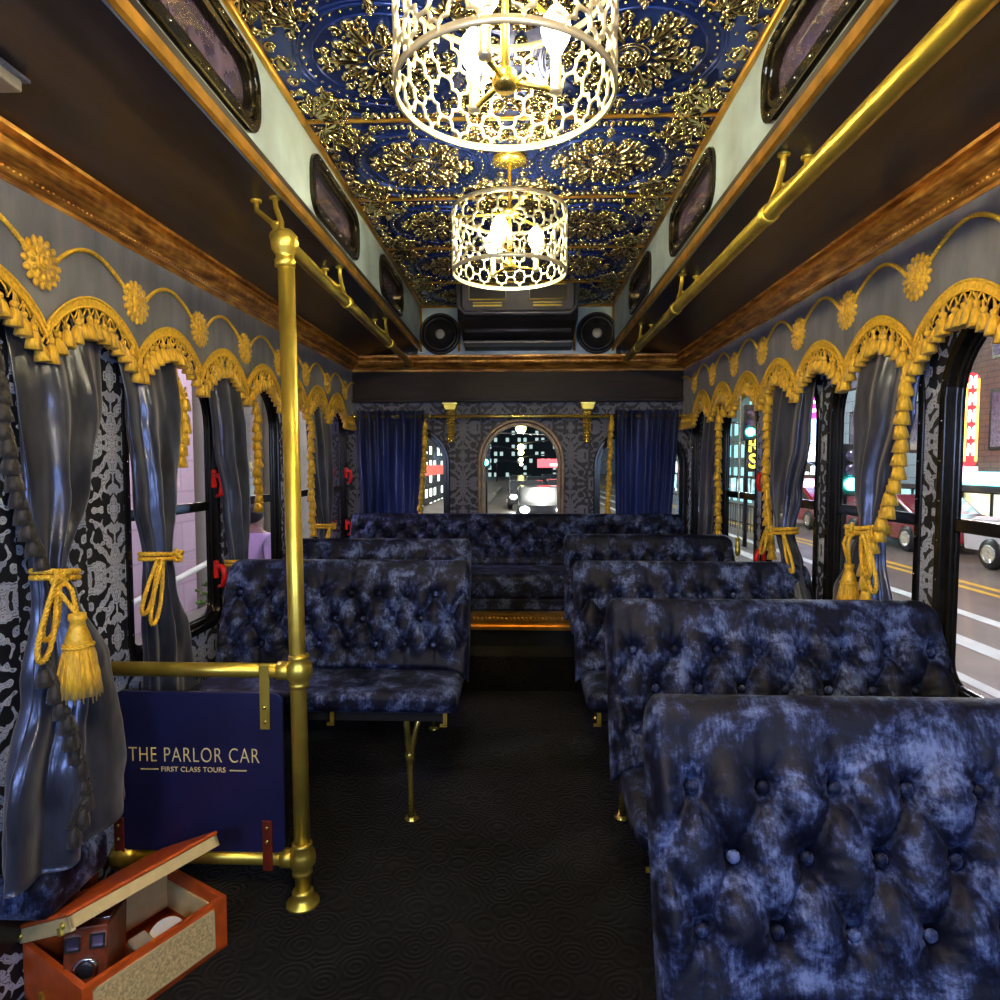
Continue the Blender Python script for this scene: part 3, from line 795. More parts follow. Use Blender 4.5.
# ---------------------------------------------------------------- end wall curtains, rod, corbels
rod = thing('curtain_rod', (0, 4.03, 1.505), 'slim brass curtain rod across the end wall with ball finials', 'curtain rod')
MB().tube([(-1.03, 4.03, 1.505), (1.03, 4.03, 1.505)], .011, 12).build('pole', 'brass_bright', rod)
for s in (-1, 1):
    MB().lathe([(.0, .03), (.008, .028), (.016, .018), (.018, .006), (.010, -.006), (.013, -.012), (.011, -.02)], (s * 1.035, 4.03, 1.505), 16, 'X').build('finial', 'brass_bright', rod)
for xx in (-.545, -.50, .565, .53):
    MB().lathe([(.011, -.004), (.015, -.003), (.015, .003), (.011, .004)], (xx, 4.03, 1.505), 16, 'X').build('collar', 'brass_bright', rod)
for x, who in ((-.415, 'left'), (.444, 'right')):
    r = thing('corbel', (x, 4.06, 1.35), 'ornate gilded corbel carrying the curtain rod %s of the arched rear window' % who, 'corbel', 'gilded corbels')
    bevel(MB().box(x - .048, x + .048, 4.0, 4.115, 1.578, 1.592).build('cap', 'brass_bright', r), .003)
    m = MB().extrude([(-.040, 1.578), (-.036, 1.560), (-.028, 1.548), (.028, 1.548), (.036, 1.560), (.040, 1.578)], [lambda p, y=y: (x + p[0], y, p[1]) for y in (4.008, 4.112)]); m.build('neck', 'brass', r)
    m = MB()
    for i in range(10):
        z = 1.545 - i * .020; d = .055 * (1 - i / 10) ** .6 + .018; w = .030 - .0012 * i
        m.ball((x, 4.10 - d * .5, z), (w, d * .6, .014), 12, 7)
        for s in (-1, 1): m.ball((x + s * w * .85, 4.10 - d * .7, z), (.008, .010, .009), 7, 5)
    for s in (-1, 1):
        m.tube([(x + s * (.020 * math.cos(t) * (1 - t / 14)) , 4.035, 1.52 + .020 * math.sin(t) * (1 - t / 14)) for t in [i * .5 for i in range(20)]], .004, 6)
    m.ball((x, 4.06, 1.350), (.020, .018, .014), 12, 7)
    m.build('scrollwork', 'brass_bright', r)
def end_curtain(label, x0, x1, b0, b1, seed, fr):
    r = thing('end_curtain', ((x0 + x1) / 2, 4.03, .85), label, 'curtain')
    V = []; F = []; n = 110; rows = 50; rnd = random.Random(seed); ph = rnd.uniform(0, 6)
    for side in (0, 1):
        for i in range(rows + 1):
            t = i / rows; z = 1.535 - t * .70
            if i == 0: z = 1.54
            a, b = x0 + (b0 - x0) * t ** 1.3, x1 + (b1 - x1) * t ** 1.3
            for j in range(n + 1):
                u = j / n
                amp = .024 * (1 - .1 * t)
                tight = max(0, 1 - t * 9)
                y = 4.018 - amp * math.sin(u * 2 * PI * 6 + ph + math.sin(u * 9 + seed) * 1.6) - .008 * math.sin(u * 61 + seed) * (tight + .12) - .012 * noise.noise(Vector((u * 6, z * 5, seed)))
                y -= .010 * math.exp(-((z - 1.505) / .016) ** 2)
                V.append((a + (b - a) * u, y + (.004 if side else 0), z + (.006 * math.sin(u * 83) if i == 0 else 0)))
    q = n + 1; S = (rows + 1) * q
    for s in (0, 1):
        for i in range(rows):
            for j in range(n):
                a = s * S + i * q + j; fce = (a, a + 1, a + q + 1, a + q); F.append(fce if s == 0 else fce[::-1])
    MB().add(V, F, True).build('drape', 'satin_blue2', r)
    fringe(r, fr, FMesh, .034)
    return r
m, t, b, n_, l = nt('sheer_midnight_satin')
co = coords(t, 'Object', (1, 1, .3)); no = N(t, 'ShaderNodeTexNoise'); no.inputs['Scale'].default_value = 12; l.new(co, no.inputs['Vector'])
rr = ramp(t, [(.35, (.02, .024, .06)), (.7, (.10, .115, .22))], no.outputs['Fac']); l.new(rr.outputs[0], b.inputs['Base Color'])
b.inputs['Roughness'].default_value = .3; b.inputs['Metallic'].default_value = .35
tl = N(t, 'ShaderNodeBsdfTranslucent'); tl.inputs[0].default_value = (.16, .22, .50, 1)
mx = N(t, 'ShaderNodeMixShader'); mx.inputs[0].default_value = .42; l.new(b.outputs[0], mx.inputs[1]); l.new(tl.outputs[0], mx.inputs[2])
l.new(mx.outputs[0], n_['Material Output'].inputs[0]); M['satin_blue2'] = m
end_curtain('midnight blue satin curtain left of the arched rear window', -1.005, -.575, -.98, -.60, 4, [(-.567, 4.0, 1.49), (-.575, 4.0, 1.30), (-.59, 4.0, 1.1), (-.605, 4.0, .92)])
end_curtain('midnight blue satin curtain right of the arched rear window', .61, 1.01, .62, .97, 12, [(.585, 4.0, 1.51), (.583, 4.0, 1.30), (.573, 4.0, 1.1), (.57, 4.0, .92)])

# ---------------------------------------------------------------- loudspeakers, air conditioner
for x, who in ((-.478, 'left'), (.50, 'right')):
    z = 2.018
    r = thing('loudspeaker', (x, 4.05, z), 'round black loudspeaker %s of the air conditioner on the end wall' % who, 'speaker', 'end wall loudspeakers')
    def L(prof, nm, mt): MB().lathe([(a, -b) for a, b in prof], (x, 4.05, z), 36, 'Y').build(nm, mt, r)
    L([(.128, 0), (.128, .018), (.122, .026), (.114, .026), (.110, .018), (.108, .0)], 'rim', 'black')
    L([(.109, .012), (.100, .022), (.092, .018), (.085, .004), (.05, -.004), (.03, -.002), (.0, 0)], 'cone', M.setdefault('cone', simple('satin_black_cone', (.03, .03, .032), .3, .2, .2, 20, 0)))
    L([(.030, -.004), (.030, .012), (.024, .018), (.012, .012), (.0, .016)], 'dust_cap', M.setdefault('dustcap', simple('pale_dust_cap', (.45, .40, .30), .3, .4, .2, 20, 0)))
ac = thing('air_conditioner', (0, 3.9, 1.95), 'black overhead air conditioning unit between the two loudspeakers', 'air conditioner')
x0, x1 = -.325, .345
bevel(MB().extrude([(3.60, 2.20), (3.58, 2.06), (3.62, 2.00), (3.74, 1.985), (3.90, 1.945), (4.05, 1.91), (4.05, 2.20)], [lambda p, x=x: (x, p[0], p[1]) for x in (x0, x1)]).build('housing', 'black', ac), .012, 3)
m = MB()
fr_ = [(x0 + .01, 2.19), (x0 + .015, 2.07), (x0 + .045, 2.035), (x1 - .045, 2.035), (x1 - .015, 2.07), (x1 - .01, 2.19)]
m.tube([(a, 3.572, b) for a, b in fr_], .014, 10); m.build('front_frame', 'grey_plastic', ac)
MB().box(x0 + .03, x1 - .03, 3.566, 3.59, 2.05, 2.195).build('front_panel', 'grey_plastic', ac)
for a, b in ((-.255, -.055), (.075, .275)):
    lv = MB().box(a, b, 3.555, 3.567, 2.105, 2.185).build('vent', 'black', ac)
    MB().tube([(a, 3.552, 2.105), (b, 3.552, 2.105), (b, 3.552, 2.185), (a, 3.552, 2.185)], .004, 6, closed=True).build('vent_edge', 'brass', lv)
    MB().box(a + .02, b - .02, 3.558, 3.567, 2.070, 2.078).build('slot', 'brass', lv)
    MB().box(a + .02, b - .02, 3.558, 3.567, 2.087, 2.092).build('slot', 'brass', lv)
MB().tube([(x0 + .03, 3.735, 1.975), (x1 - .03, 3.735, 1.975)], .012, 10).build('air_outlet_bar', 'grey_plastic', ac)
bevel(MB().box(x0 + .01, x1 - .01, 3.86, 3.98, 1.925, 1.945).build('lower_lip', 'grey_plastic', ac), .005)

# ---------------------------------------------------------------- chandeliers
def chandelier():
    r = thing('chandelier', (0, 0, 0), 'x', 'chandelier', 'drum chandeliers down the middle of the ceiling')
    R, zb, h = .185, -.375, .20     # relative to the ceiling (z=0)
    zt = zb + h
    def ringmb(z, hh):
        return MB().lathe([(R - .002, z - hh), (R + .002, z - hh), (R + .002, z + hh), (R - .002, z + hh), (R - .002, z - hh)], (0, 0, 0), 72)
    ringmb(zb + .005, .006).build('lower_ring', 'champagne', r); ringmb(zt - .004, .006).build('upper_ring', 'champagne', r)
    m = MB(); nA = 18; rows = 2.5; cell = (h - .01) / rows; amp = .15
    def pt(u, v, o=0):
        a = 2 * PI * u / nA; return ((R + o) * math.cos(a), (R + o) * math.sin(a), zb + .006 + v * cell)
    # strands running diagonally with an S in every edge: quatrefoil trellis
    step = .5
    for dirn in (-1, 1):
        for k in range(nA):
            pts = []; nseg = int(rows / step); q = 12
            for sgm in range(nseg):
                for i in range(q + (1 if sgm == nseg - 1 else 0)):
                    s = i / q
                    u0 = k + dirn * sgm * .5; v0 = sgm * .5
                    wob = amp * .5 * abs(math.sin(2 * PI * s)) ** .8 * (1 if sgm % 2 == 0 else -1)
                    u = u0 + dirn * .5 * s - dirn * wob; v = v0 + .5 * s + wob
                    pts.append(pt(u, v))
            m.tube(pts, .0034, 6)
    m.build('trellis_shade', 'champagne', r)
    MB().lathe([(0, 0), (.055, 0), (.055, -.012), (.045, -.020), (.012, -.024), (0, -.024)][::-1], (0, 0, 0), 28).build('ceiling_canopy', 'brass_bright', r)
    MB().tube([(0, 0, -.02), (0, 0, zb + .02)], .0065, 12).build('stem', 'brass_bright', r)
    MB().lathe([(0, -.008), (.032, -.007), (.032, .007), (0, .008)], (0, 0, zt - .004), 28).build('upper_hub', 'brass_bright', r)
    m = MB()
    for k in range(3):
        a = .9 + k * 2 * PI / 3; m.tube([(.02 * math.cos(a), .02 * math.sin(a), zt - .004), (R * math.cos(a), R * math.sin(a), zt - .004)], .004, 8)
    m.build('spider', 'brass', r)
    MB().lathe([(0, -.010), (.018, -.009), (.022, .0), (.020, .018), (.010, .024), (0, .026)], (0, 0, zb + .022), 24).build('lower_hub', 'brass_bright', r)
    for k in range(3):
        a = .18 + k * 2 * PI / 3; c, s = math.cos(a) * .088, math.sin(a) * .088
        ar = MB().tube([(.015 * math.cos(a), .015 * math.sin(a), zb + .026), (c, s, zb + .018)], .005, 8).build('arm', 'brass_bright', r)
        MB().lathe([(0, -.006), (.011, -.004), (.012, .004), (.0095, .006), (.0095, .060), (.0, .062)], (c, s, zb + .018), 16).build('candle_sleeve', 'champagne', ar)
        MB().lathe([(0, 0), (.010, .001), (.012, .008), (.022, .024), (.026, .042), (.022, .060), (.010, .076), (0, .082)], (c, s, zb + .078), 18).build('bulb', 'bulb', ar)
    return r
ch = chandelier()
CH = [((.006, 1.12, 2.197), 'drum trellis chandelier nearest the viewer, under the blue and gold ceiling'), ((-.006, 2.13, 2.197), 'farther drum trellis chandelier, in front of the air conditioner')]
BZ = 2.197 - .375 + .11
for i, (loc, lb) in enumerate(CH):
    o = ch if i == 0 else dup(ch)
    o.location = loc; o['label'] = lb
def plight(loc, e, col, r=.02, name='bulb_light'):
    d = bpy.data.lights.new(name, 'POINT'); d.energy = e; d.color = col; d.shadow_soft_size = r
    o = bpy.data.objects.new(name, d); COL.objects.link(o); o.location = loc; return o
WARM = (1, .74, .38)
for ci, (cx, cyy) in enumerate(((.006, 1.12), (-.006, 2.13), (0, .11), (0, 3.1))):
    if ci == 3: continue
    for k in range(3):
        a = .18 + k * 2 * PI / 3
        plight((cx + .088 * math.cos(a), cyy + .088 * math.sin(a), BZ), 24 if ci < 2 else 15, WARM, .021)

# ---------------------------------------------------------------- brass overhead rails and railing
ZR = 1.82
XR = .645
rr_ = thing('grab_rail', (XR, 2.3, ZR), 'brass overhead grab rail running along the right soffit', 'grab rail', 'overhead grab rails')
MB().tube([(XR, y, ZR) for y in (-.5, 1, 2, 3.80)], .0205, 20).build('rail', 'brass', rr_)
# right rail brackets stand slightly inboard (towards the clerestory) of the rail
def yoke(par, x, y, sx):
    """cast two-legged bracket: feet side by side on the soffit ahead of the clamp on the rail"""
    m = MB(); y1 = y - .085
    for xs, xm in ((x + sx * .002, x + sx * .004), (x + sx * .056, x + sx * .024)):
        zf = 1.933 - (abs(xs) - XS) * .138
        m.tube([(xs, y1, zf), (xs, y1 + .004, zf - .026), (xm, y1 + .035, ZR + .050), (x, y - .01, ZR + .014)], [.0080, .0075, .0075, .009], 8)
        m.lathe([(.015, 0), (.015, -.006), (.008, -.008)], (xs, y1, zf + .001), 12)
    m.tube([(x + sx * .004, y1 + .035, ZR + .05), (x + sx * .024, y1 + .035, ZR + .05)], .006, 8)
    m.build('ceiling_bracket', 'brass', par)
    MB().lathe([(.0205, -.016), (.024, -.014), (.024, .014), (.0205, .016)], (x, y, ZR), 20, 'Y').build('clamp_ring', 'brass', par)
for y in (1.645, 2.60, 3.45): yoke(rr_, XR, y, 1)
XL, YP = -.578, 1.673
lr = thing('railing', (-.562, YP, 0), 'brass pole with wall rails and its overhead grab rail, left of the aisle', 'railing')
MB().tube([(-.560, YP, .01), (-.565, YP, .648), (-.578, YP, ZR - .05)], .0215, 20).build('pole', 'brass', lr)
MB().tube([(-.60, YP, ZR - .03), (-.625, YP + .12, ZR), (-.632, 2.2, ZR), (-.648, 3.95, ZR)], .0195, 20).build('overhead_rail', 'brass', lr)
MB().lathe([(.0215, -.065), (.026, -.062), (.026, -.045), (.0225, -.04), (.024, -.030), (.033, -.018), (.036, 0), (.032, .018), (.018, .032), (0, .036)], (-.580, YP, ZR - .045), 24).build('top_ball', 'brass', lr)
MB().tube([(-.582, YP, ZR - .045), (-.608, YP + .05, ZR - .015), (-.625, YP + .13, ZR)], .0195, 16).build('elbow', 'brass', lr)
m = MB()
for xs, xm in ((-.690, -.632), (-.638, -.606)):
    zf = 1.933 - (abs(xs) - XS) * .138
    m.tube([(xs, YP + .09, zf), (xs + .004, YP + .085, zf - .03), (xm, YP + .05, ZR + .025), (-.590, YP, ZR - .03)], [.008, .0075, .0075, .009], 8)
    m.lathe([(.015, 0), (.015, -.006), (.008, -.008)], (xs, YP + .09, zf + .001), 12)
m.tube([(-.632, YP + .05, ZR + .025), (-.606, YP + .05, ZR + .022)], .0065, 8)
m.build('ceiling_bracket', 'brass', lr)
for x, y in ((-.634, 2.46), (-.641, 3.28)): yoke(lr, x, y, -1)
for z in (.648, .128):
    MB().tube([(-1.09, YP, z), (-.575, YP, z)], .0195, 20).build('cross_rail', 'brass', lr)
    MB().lathe([(.0215, -.045), (.027, -.043), (.027, -.034), (.024, -.030), (.034, -.016), (.036, 0), (.034, .016), (.024, .030), (.027, .034), (.027, .043), (.0215, .045)], (-.562, YP, z), 24).build('ball_joint', 'brass', lr)
    MB().lathe([(.0195, -.02), (.025, -.018), (.025, .010), (.0195, .014)], (-.60, YP, z), 20, 'X').build('collar', 'brass', lr)
MB().lathe([(.0, -.03), (.034, -.03), (.036, 0), (.027, .02), (.022, .03)], (-1.05, YP, .128), 20, 'X').build('wall_joint', 'brass', lr)
MB().lathe([(0, 0), (.044, 0), (.044, .006), (.030, .012), (.026, .028), (.029, .034), (.026, .040), (.0215, .044)], (-.562, YP, .0), 28).build('floor_flange', 'brass', lr)

# navy sign board hung between the rails
sg = thing('sign_board', (-.83, YP - .005, .16), 'navy blue sign board with gold lettering strapped between the brass rails', 'sign')
YS = YP - .012
MB().plate([rrect(-1.062, -.603, .152, .592, .022)], .012, lambda a, b, c: (a, YS - c, b), .002).build('board', 'navy', sg)
def TX(s, size, cx, z, nm, off=0, sxx=1, space=1):
    return text_mb(s, size, lambda a, b, c: (cx + a * sxx, YS - .0075 - c, z + b), .0008, off, 'CENTER', space).build(nm, 'letter_gold', sg)
TX('THE PARLOR CAR', .058, -.846, .401, 'sign_title', -.0009, .70, 1.12)
TX('FIRST CLASS TOURS', .0195, -.848, .374, 'sign_subtitle', -.0001, .98, 1.05)
MB().box(-.992, -.944, YS - .009, YS - .0065, .379, .3815).box(-.748, -.702, YS - .009, YS - .0065, .378, .3805).build('sign_dashes', 'letter_gold', sg)
for (x, z0, z1, mt, zr) in ((-.648, .495, .670, 'brass', .648), (-.648, .105, .245, 'strap_brown', .128), (-1.056, .105, .245, 'strap_brown', .128)):
    w = .0135
    st = bevel(MB().box(x - w, x + w, YS - .013, YS - .008, min(z0, zr), max(z1, zr)).box(x - w, x + w, YP - .024, YS - .008, zr - .024, zr + .024).build('strap', mt, sg), .002)
    m = MB()
    for zz in ((z0 + .02, z0 + .06) if mt == 'brass' else (z1 - .02, z1 - .058)): m.ball((x, YS - .014, zz), (.005, .003, .005), 10, 6)
    m.build('screws', 'brass_bright', st)

# ---------------------------------------------------------------- tufted seats
def backrest_mb(w, H=.345, th=.075, lean=(.13, .34), cols=.098, rows=(.085, .172, .259), rcorner=(.02, .05), nx=None, droop=(.03, 0)):
    L = math.hypot(*lean); up = (lean[0] / L, lean[1] / L); nf = (-up[1], up[0])      # (y,z); nf = towards the viewer
    nx = nx or int(w / .0062); nh = 60; x0 = cols * .62
    q = rows[1] - rows[0]; btn = []
    def disp(x, h):
        d = 0
        inr = max(0, min(1, (h - rows[0] + .05) / .05)) * max(0, min(1, (rows[-1] + .06 - h) / .06))
        A = (x - x0) / cols + (h - rows[0]) / (2 * q); B = (x - x0) / cols - (h - rows[0]) / (2 * q)
        fa, fb = A - round(A), B - round(B)
        d += .019 * abs(math.sin(PI * A) * math.sin(PI * B)) ** .6 * inr
        if rows[0] - .002 < h < rows[-1] + .002:
            d -= .010 * (math.exp(-(fa * cols * .75 / .0055) ** 2) + math.exp(-(fb * cols * .75 / .0055) ** 2))
        else:
            ref = rows[-1] if h > rows[-1] else rows[0]
            off = .5 * (round((ref - rows[0]) / q) % 2)
            fx = (x - x0) / cols - off; fx -= round(fx); fade = max(0, 1 - abs(h - ref) / .10)
            d -= .008 * math.exp(-(fx * cols / .007) ** 2) * fade
        for ri, hr in enumerate(rows):
            off = .5 * (ri % 2); kx = round((x - x0) / cols - off) + off; bx = x0 + kx * cols
            if .03 < bx < w - .03:
                rr = math.hypot(x - bx, h - hr); an = math.atan2(h - hr, x - bx)
                d -= .026 * math.exp(-(rr / .013) ** 2) + .010 * math.exp(-(rr / .032) ** 2)
                d += .004 * math.cos(an * 9 + bx * 40) * math.exp(-((rr - .022) / .014) ** 2)
        d += .004 * noise.noise(Vector((x * 14, h * 14, w)))
        return d
    V = []; cnt = None
    for i in range(nx + 1):
        x = w * i / nx; e0, e1 = x, w - x
        Ht = H
        for e, rc in ((e0, rcorner[0]), (e1, rcorner[1])):
            if e < rc: Ht -= rc - math.sqrt(max(0, rc * rc - (rc - e) ** 2))
        hb = 0
        for e, dr in ((e0, droop[0]), (e1, droop[1])):
            if dr: hb -= dr * max(0, 1 - e / .13) ** 2
        edge = min(e0, e1); sq = min(1, math.sqrt(max(0, edge) / .02)) if edge < .02 else 1
        t2 = th / 2
        col = []
        def pnt(h, o): # h along, o from mid plane towards viewer
            return (x, up[0] * h + nf[0] * o, up[1] * h + nf[1] * o)
        for j in range(nh + 1):
            h = hb + (Ht - hb) * j / nh
            dd = disp(x, h) if edge > .012 else 0
            lowc = min(1, math.sqrt(max(0, h - hb + .002) / .02)) if h - hb < .02 else 1
            col.append(pnt(h, (t2 * lowc + dd * lowc) * sq if sq < 1 else t2 * lowc + dd * lowc))
        for j in range(1, 10):
            a = PI * j / 10; col.append(pnt(Ht + math.sin(a) * t2 * sq, math.cos(a) * t2 * sq))
        for j in range(9):
            h = Ht - (Ht - hb) * j / 8; col.append(pnt(h, -t2 * sq))
        cnt = len(col); V += col
    F = []
    for i in range(nx):
        for j in range(cnt):
            a = i * cnt + j; b = i * cnt + (j + 1) % cnt; F.append((a, a + cnt, b + cnt, b))
    F.append(tuple(range(cnt))); F.append(tuple(range(nx * cnt, nx * cnt + cnt))[::-1])
    for ri, hr in enumerate(rows):
        off = .5 * (ri % 2); k = -1
        while True:
            bx = x0 + (k + off) * cols; k += 1
            if bx > w - .03: break
            if bx > .03:
                o = th / 2 - .017; btn.append((bx, up[0] * hr + nf[0] * o, up[1] * hr + nf[1] * o))
    return MB().add(V, F, True), btn
def velvet_seat(w, aisle_left, label, x0, yb, top=.86, leg_x=None):
    """x0 = left end; backrest top edge at y=yb"""
    H = .345; lean = (.13, .34); L = math.hypot(*lean)
    zb = top - (H + .0375) * lean[1] / L; y0 = yb - H * lean[0] / L
    r = thing('bench_seat', (x0, y0, 0), label, 'bench seat', 'tufted velvet bench seats')
    bm, btn = backrest_mb(w, H, rcorner=(.018, .055) if aisle_left else (.055, .018), droop=(.035, 0) if aisle_left else (0, .035))
    T = Matrix.Translation((x0, y0, zb))
    mb = MB().add(bm.v, bm.f, True, mat=T)
    br = mb.build('backrest', 'velvet', r)
    for p in btn:
        put(BMesh, 'button', br, (x0 + p[0], y0 + p[1], zb + p[2]), 1)
    yf = y0 - .245
    e = .02
    cu = MB()
    cu.box(x0 + e, x0 + w - e, yf, y0 + .03, zb - .055, zb + .012)
    bevel(cu.build('seat_cushion', 'velvet', r), .024, 4)
    MB().box(x0 + .05, x0 + w - .05, yf + .03, y0 + .06, zb - .085, zb - .05).build('seat_frame', 'black', r)
    xa = x0 if aisle_left else x0 + w; s = 1 if aisle_left else -1
    # curved side bracket joining back and seat at the aisle end
    pl = []
    for i in range(13):
        a = PI * .5 * i / 12; pl.append((y0 - .12 + .14 * math.sin(a), zb - .06 + .10 * (1 - math.cos(a))))
    pl += [(y0 + .05, zb + .03), (y0 + .05, zb - .07), (y0 - .12, zb - .08)]
    MB().plate([pl], .012, lambda a, b, c: (xa + s * .035 + c, a, b)).build('side_bracket', 'black', r)
    lx = leg_x if leg_x is not None else xa + s * .17
    zt = zb - .085; yl = y0 - .02
    m = MB()
    for dx, dy in ((.0, -.05), (-.055, .03)):
        m.tube([(lx + s * dx, yl + dy, zt), (lx + s * dx * .4, yl + dy * .45, zt * .72), (lx - s * .004, yl, zt * .52), (lx - s * .008, yl + dy * .12, zt * .22), (lx - s * .010, yl + dy * .3, .02)], [.012, .010, .011, .009, .012], 10)
    m.ball((lx - s * .004, yl, zt * .52), (.017, .017, .026), 12, 8)
    m.lathe([(.0, 0), (.026, 0), (.026, .008), (.014, .016), (.010, .03)], (lx - s * .01, yl, 0), 16)
    m.build('leg', 'brass_bright', r)
    for xx in (xa + s * .055, xa + s * .40):
        mm = MB().box(xx - .006, xx + .006, yf + .015, yf + .021, zb - .092, zb - .05).box(xx - .016, xx + .006, yf + .015, yf + .021, zb - .096, zb - .088)
        mm.build('mounting_clip', 'brass', r)
    return r
bt = MB().ball((0, 0, 0), (.0095, .006, .0095), 10, 7).build('button', 'velvet'); BMesh = bt.data; bpy.data.objects.remove(bt)
velvet_seat(.83, True, 'crushed blue velvet seat nearest on the right, lower right corner of the photo', .213, .93)
velvet_seat(.79, True, 'crushed velvet seat second from the front on the right', .236, 1.545, .875)
velvet_seat(.83, True, 'crushed velvet seat third from the front on the right', .217, 2.27, .858)
velvet_seat(.82, True, 'farthest right-hand velvet seat, just before the rear bench', .237, 3.12, .862)
velvet_seat(.87, False, 'left velvet seat with its brass leg showing, just behind the brass pole', -1.01, 2.24, .862, -.345)
velvet_seat(.86, False, 'farther left velvet seat, between the brass-legged seat and rear bench', -1.06, 2.98, .852)
# rear bench
rb = thing('rear_bench', (0, 3.9, .0), 'full-width dark velvet bench across the rear under the arched window', 'bench')
bm, btn = backrest_mb(2.08, .30, .08, (.10, .28), .13, (.085, .165, .245), (.02, .02), 200, (0, 0))
T = Matrix.Translation((-1.04, 3.89, .575)); br = MB().add(bm.v, bm.f, True, mat=T).build('backrest', 'velvet', rb)
for p in btn: put(BMesh, 'button', br, (-1.04 + p[0], 3.89 + p[1], .575 + p[2]))
bevel(MB().box(-1.04, 1.04, 3.50, 3.93, .45, .597).build('seat_cushion', 'velvet', rb), .035, 4)
bevel(MB().box(-1.03, 1.03, 3.515, 3.95, .395, .46).build('seat_base', 'velvet', rb), .01)
m = MB().extrude([(3.50, .29), (3.478, .292), (3.475, .312), (3.485, .320), (3.480, .330), (3.470, .345), (3.468, .372), (3.455, .378), (3.453, .395), (3.50, .395)], [lambda p, x=x: (x, p[0], p[1]) for x in (-.262, .312)])
for k in range(26): m.ball((-.25 + k * .0222, 3.466, .360), (.008, .006, .009), 8, 6)
m.build('gilt_moulding', M.setdefault('gilt_bright', simple('bright_gilding', (.75, .42, .10), .3, .8, .25, 18, .15)), rb)
MB().box(-1.04, 1.04, 3.52, 4.08, .0, .395).build('plinth', 'black', rb)

# lower left: small velvet jump seat and upright board
js = thing('jump_seat', (-1.02, 1.36, .235), 'pale-napped velvet corner seat low on the left, behind the open case', 'seat')
bevel(MB().box(-1.085, -.955, 1.255, 1.47, .235, .33).build('cushion', 'velvet', js), .025, 4)
MB().box(-1.088, -1.075, 1.27, 1.45, .15, .25).build('wall_bracket', 'black', js)
bd = thing('upright_panel', (-1.04, 1.5, 0), 'narrow upright red-brown wooden panel with pale edge beside the navy sign', 'panel')
bevel(MB().box(-1.055, -1.028, 1.49, 1.52, .0, .33).build('board', 'wood', bd), .002)
bevel(MB().box(-1.066, -1.055, 1.488, 1.515, .0, .33).build('pale_edge', 'paper', bd), .001)
MB().box(-1.078, -1.070, 1.488, 1.515, .0, .29).build('brass_edge', 'brass', bd)

# metal box on the left soffit
fb = thing('soffit_fixture', (-.96, 1.2, 1.88), 'grey metal fixture box on the left soffit at the picture edge', 'fixture')
bevel(MB().box(-.995, -.855, .9, 1.15, 1.862, 1.884).build('housing', M.setdefault('alu', simple('brushed_aluminium', (.5, .5, .5), .35, .8, .1, 30, .05)), fb), .004)
MB().box(-1.0, -.848, .9, 1.16, 1.884, 1.890).build('back_plate', 'satin_blue', fb)
MB().lathe([(.018, 0), (.018, -.006), (0, -.008)], (-.945, 1.10, 1.862), 20).build('knob', 'black', fb)

# ---------------------------------------------------------------- open vintage case with camera
FL = Vector((-.86, 1.22, 0)); U = Vector((.483, .876, 0)); Vv = Vector((-.876, .483, 0)); LC, WC, HC = .335, .255, .13
def CM(extra=Matrix.Identity(4), o=(0, 0, 0)):
    B = Matrix(((U.x, Vv.x, 0, FL.x), (U.y, Vv.y, 0, FL.y), (0, 0, 1, 0), (0, 0, 0, 1)))
    return B @ Matrix.Translation(o) @ extra
case = thing('record_player_case', tuple(FL), 'open orange-tan vintage case with cream cloth front, lid half raised', 'case')
w = .012
T = CM()
m = MB(); m.box(0, LC, 0, WC, 0, .010, T)
m.box(0, LC, 0, w, .0, HC, T); m.box(0, LC, WC - w, WC, 0, HC, T); m.box(0, w, w, WC - w, 0, HC, T); m.box(LC - w, LC, w, WC - w, 0, HC, T)
m.build('case_body', 'orange_leather', case)
m = MB()
for (a0, a1, b0, b1) in ((.02, LC - .035, .016, .022), (.02, LC - .035, HC - .020, HC - .014)): m.box(a0, a1, -.004, 0, b0, b1, T)
for (a0, a1) in ((.02, .026), (LC - .041, LC - .035)): m.box(a0, a1, -.004, 0, .016, HC - .014, T)
m.build('front_bead', 'cream', case)
MB().box(.024, LC - .039, -.003, .0, .020, HC - .018, T).build('cloth_panel', 'tweed', case)
m = MB()
m.box(.13, .134, w, WC - w, .01, HC - .03, T); m.build('divider', 'camera_leather', case)
MB().box(.19, LC - w - .004, WC - w - .02, WC - w - .004, .03, HC - .015, T).build('inner_wall_lining', 'cream', case)
MB().box(LC - w - .006, LC - w, w, WC - w, .03, HC - .03, T).build('end_lining', 'cream', case)
# lid: hinged along the back, front edge raised
A = math.radians(27)
LT = CM(Matrix.Rotation(-A, 4, 'X'), (0, WC, HC + .003))
LL = LC; WL = WC + .006
m = MB().box(-.008, LL + .004, -WL - .004, .006, .026, .036, LT)
lid = bevel(m.build('lid', 'orange_leather', case), .004)
m = MB(); m.box(-.006, LL + .002, -WL, -WL + .010, .0, .027, LT); m.box(-.006, LL + .002, -.006, .004, 0, .027, LT); m.box(LL - .008, LL + .002, -WL, .0, 0, .027, LT); m.box(-.006, .004, -WL, 0, -.004, .027, LT)
bevel(m.build('lid_side', 'cream', lid), .002)
m = MB()
for (a, b) in ((-.008, -.02), (-.008, -WL + .025)): m.ball((a, b, .013), (.005, .007, .007), 10, 6, LT)
m.build('rivets', 'brass', lid)
bevel(MB().box(-.010, .0, -WL + .035, -WL + .055, -.006, .010, LT).build('lid_latch', 'brass', lid), .001)
m = MB(); m.box(-.004, 0, .015, .030, .02, .045, T); m.box(-.006, 0, .16, .175, .02, .05, T); m.build('catch', 'brass', case)
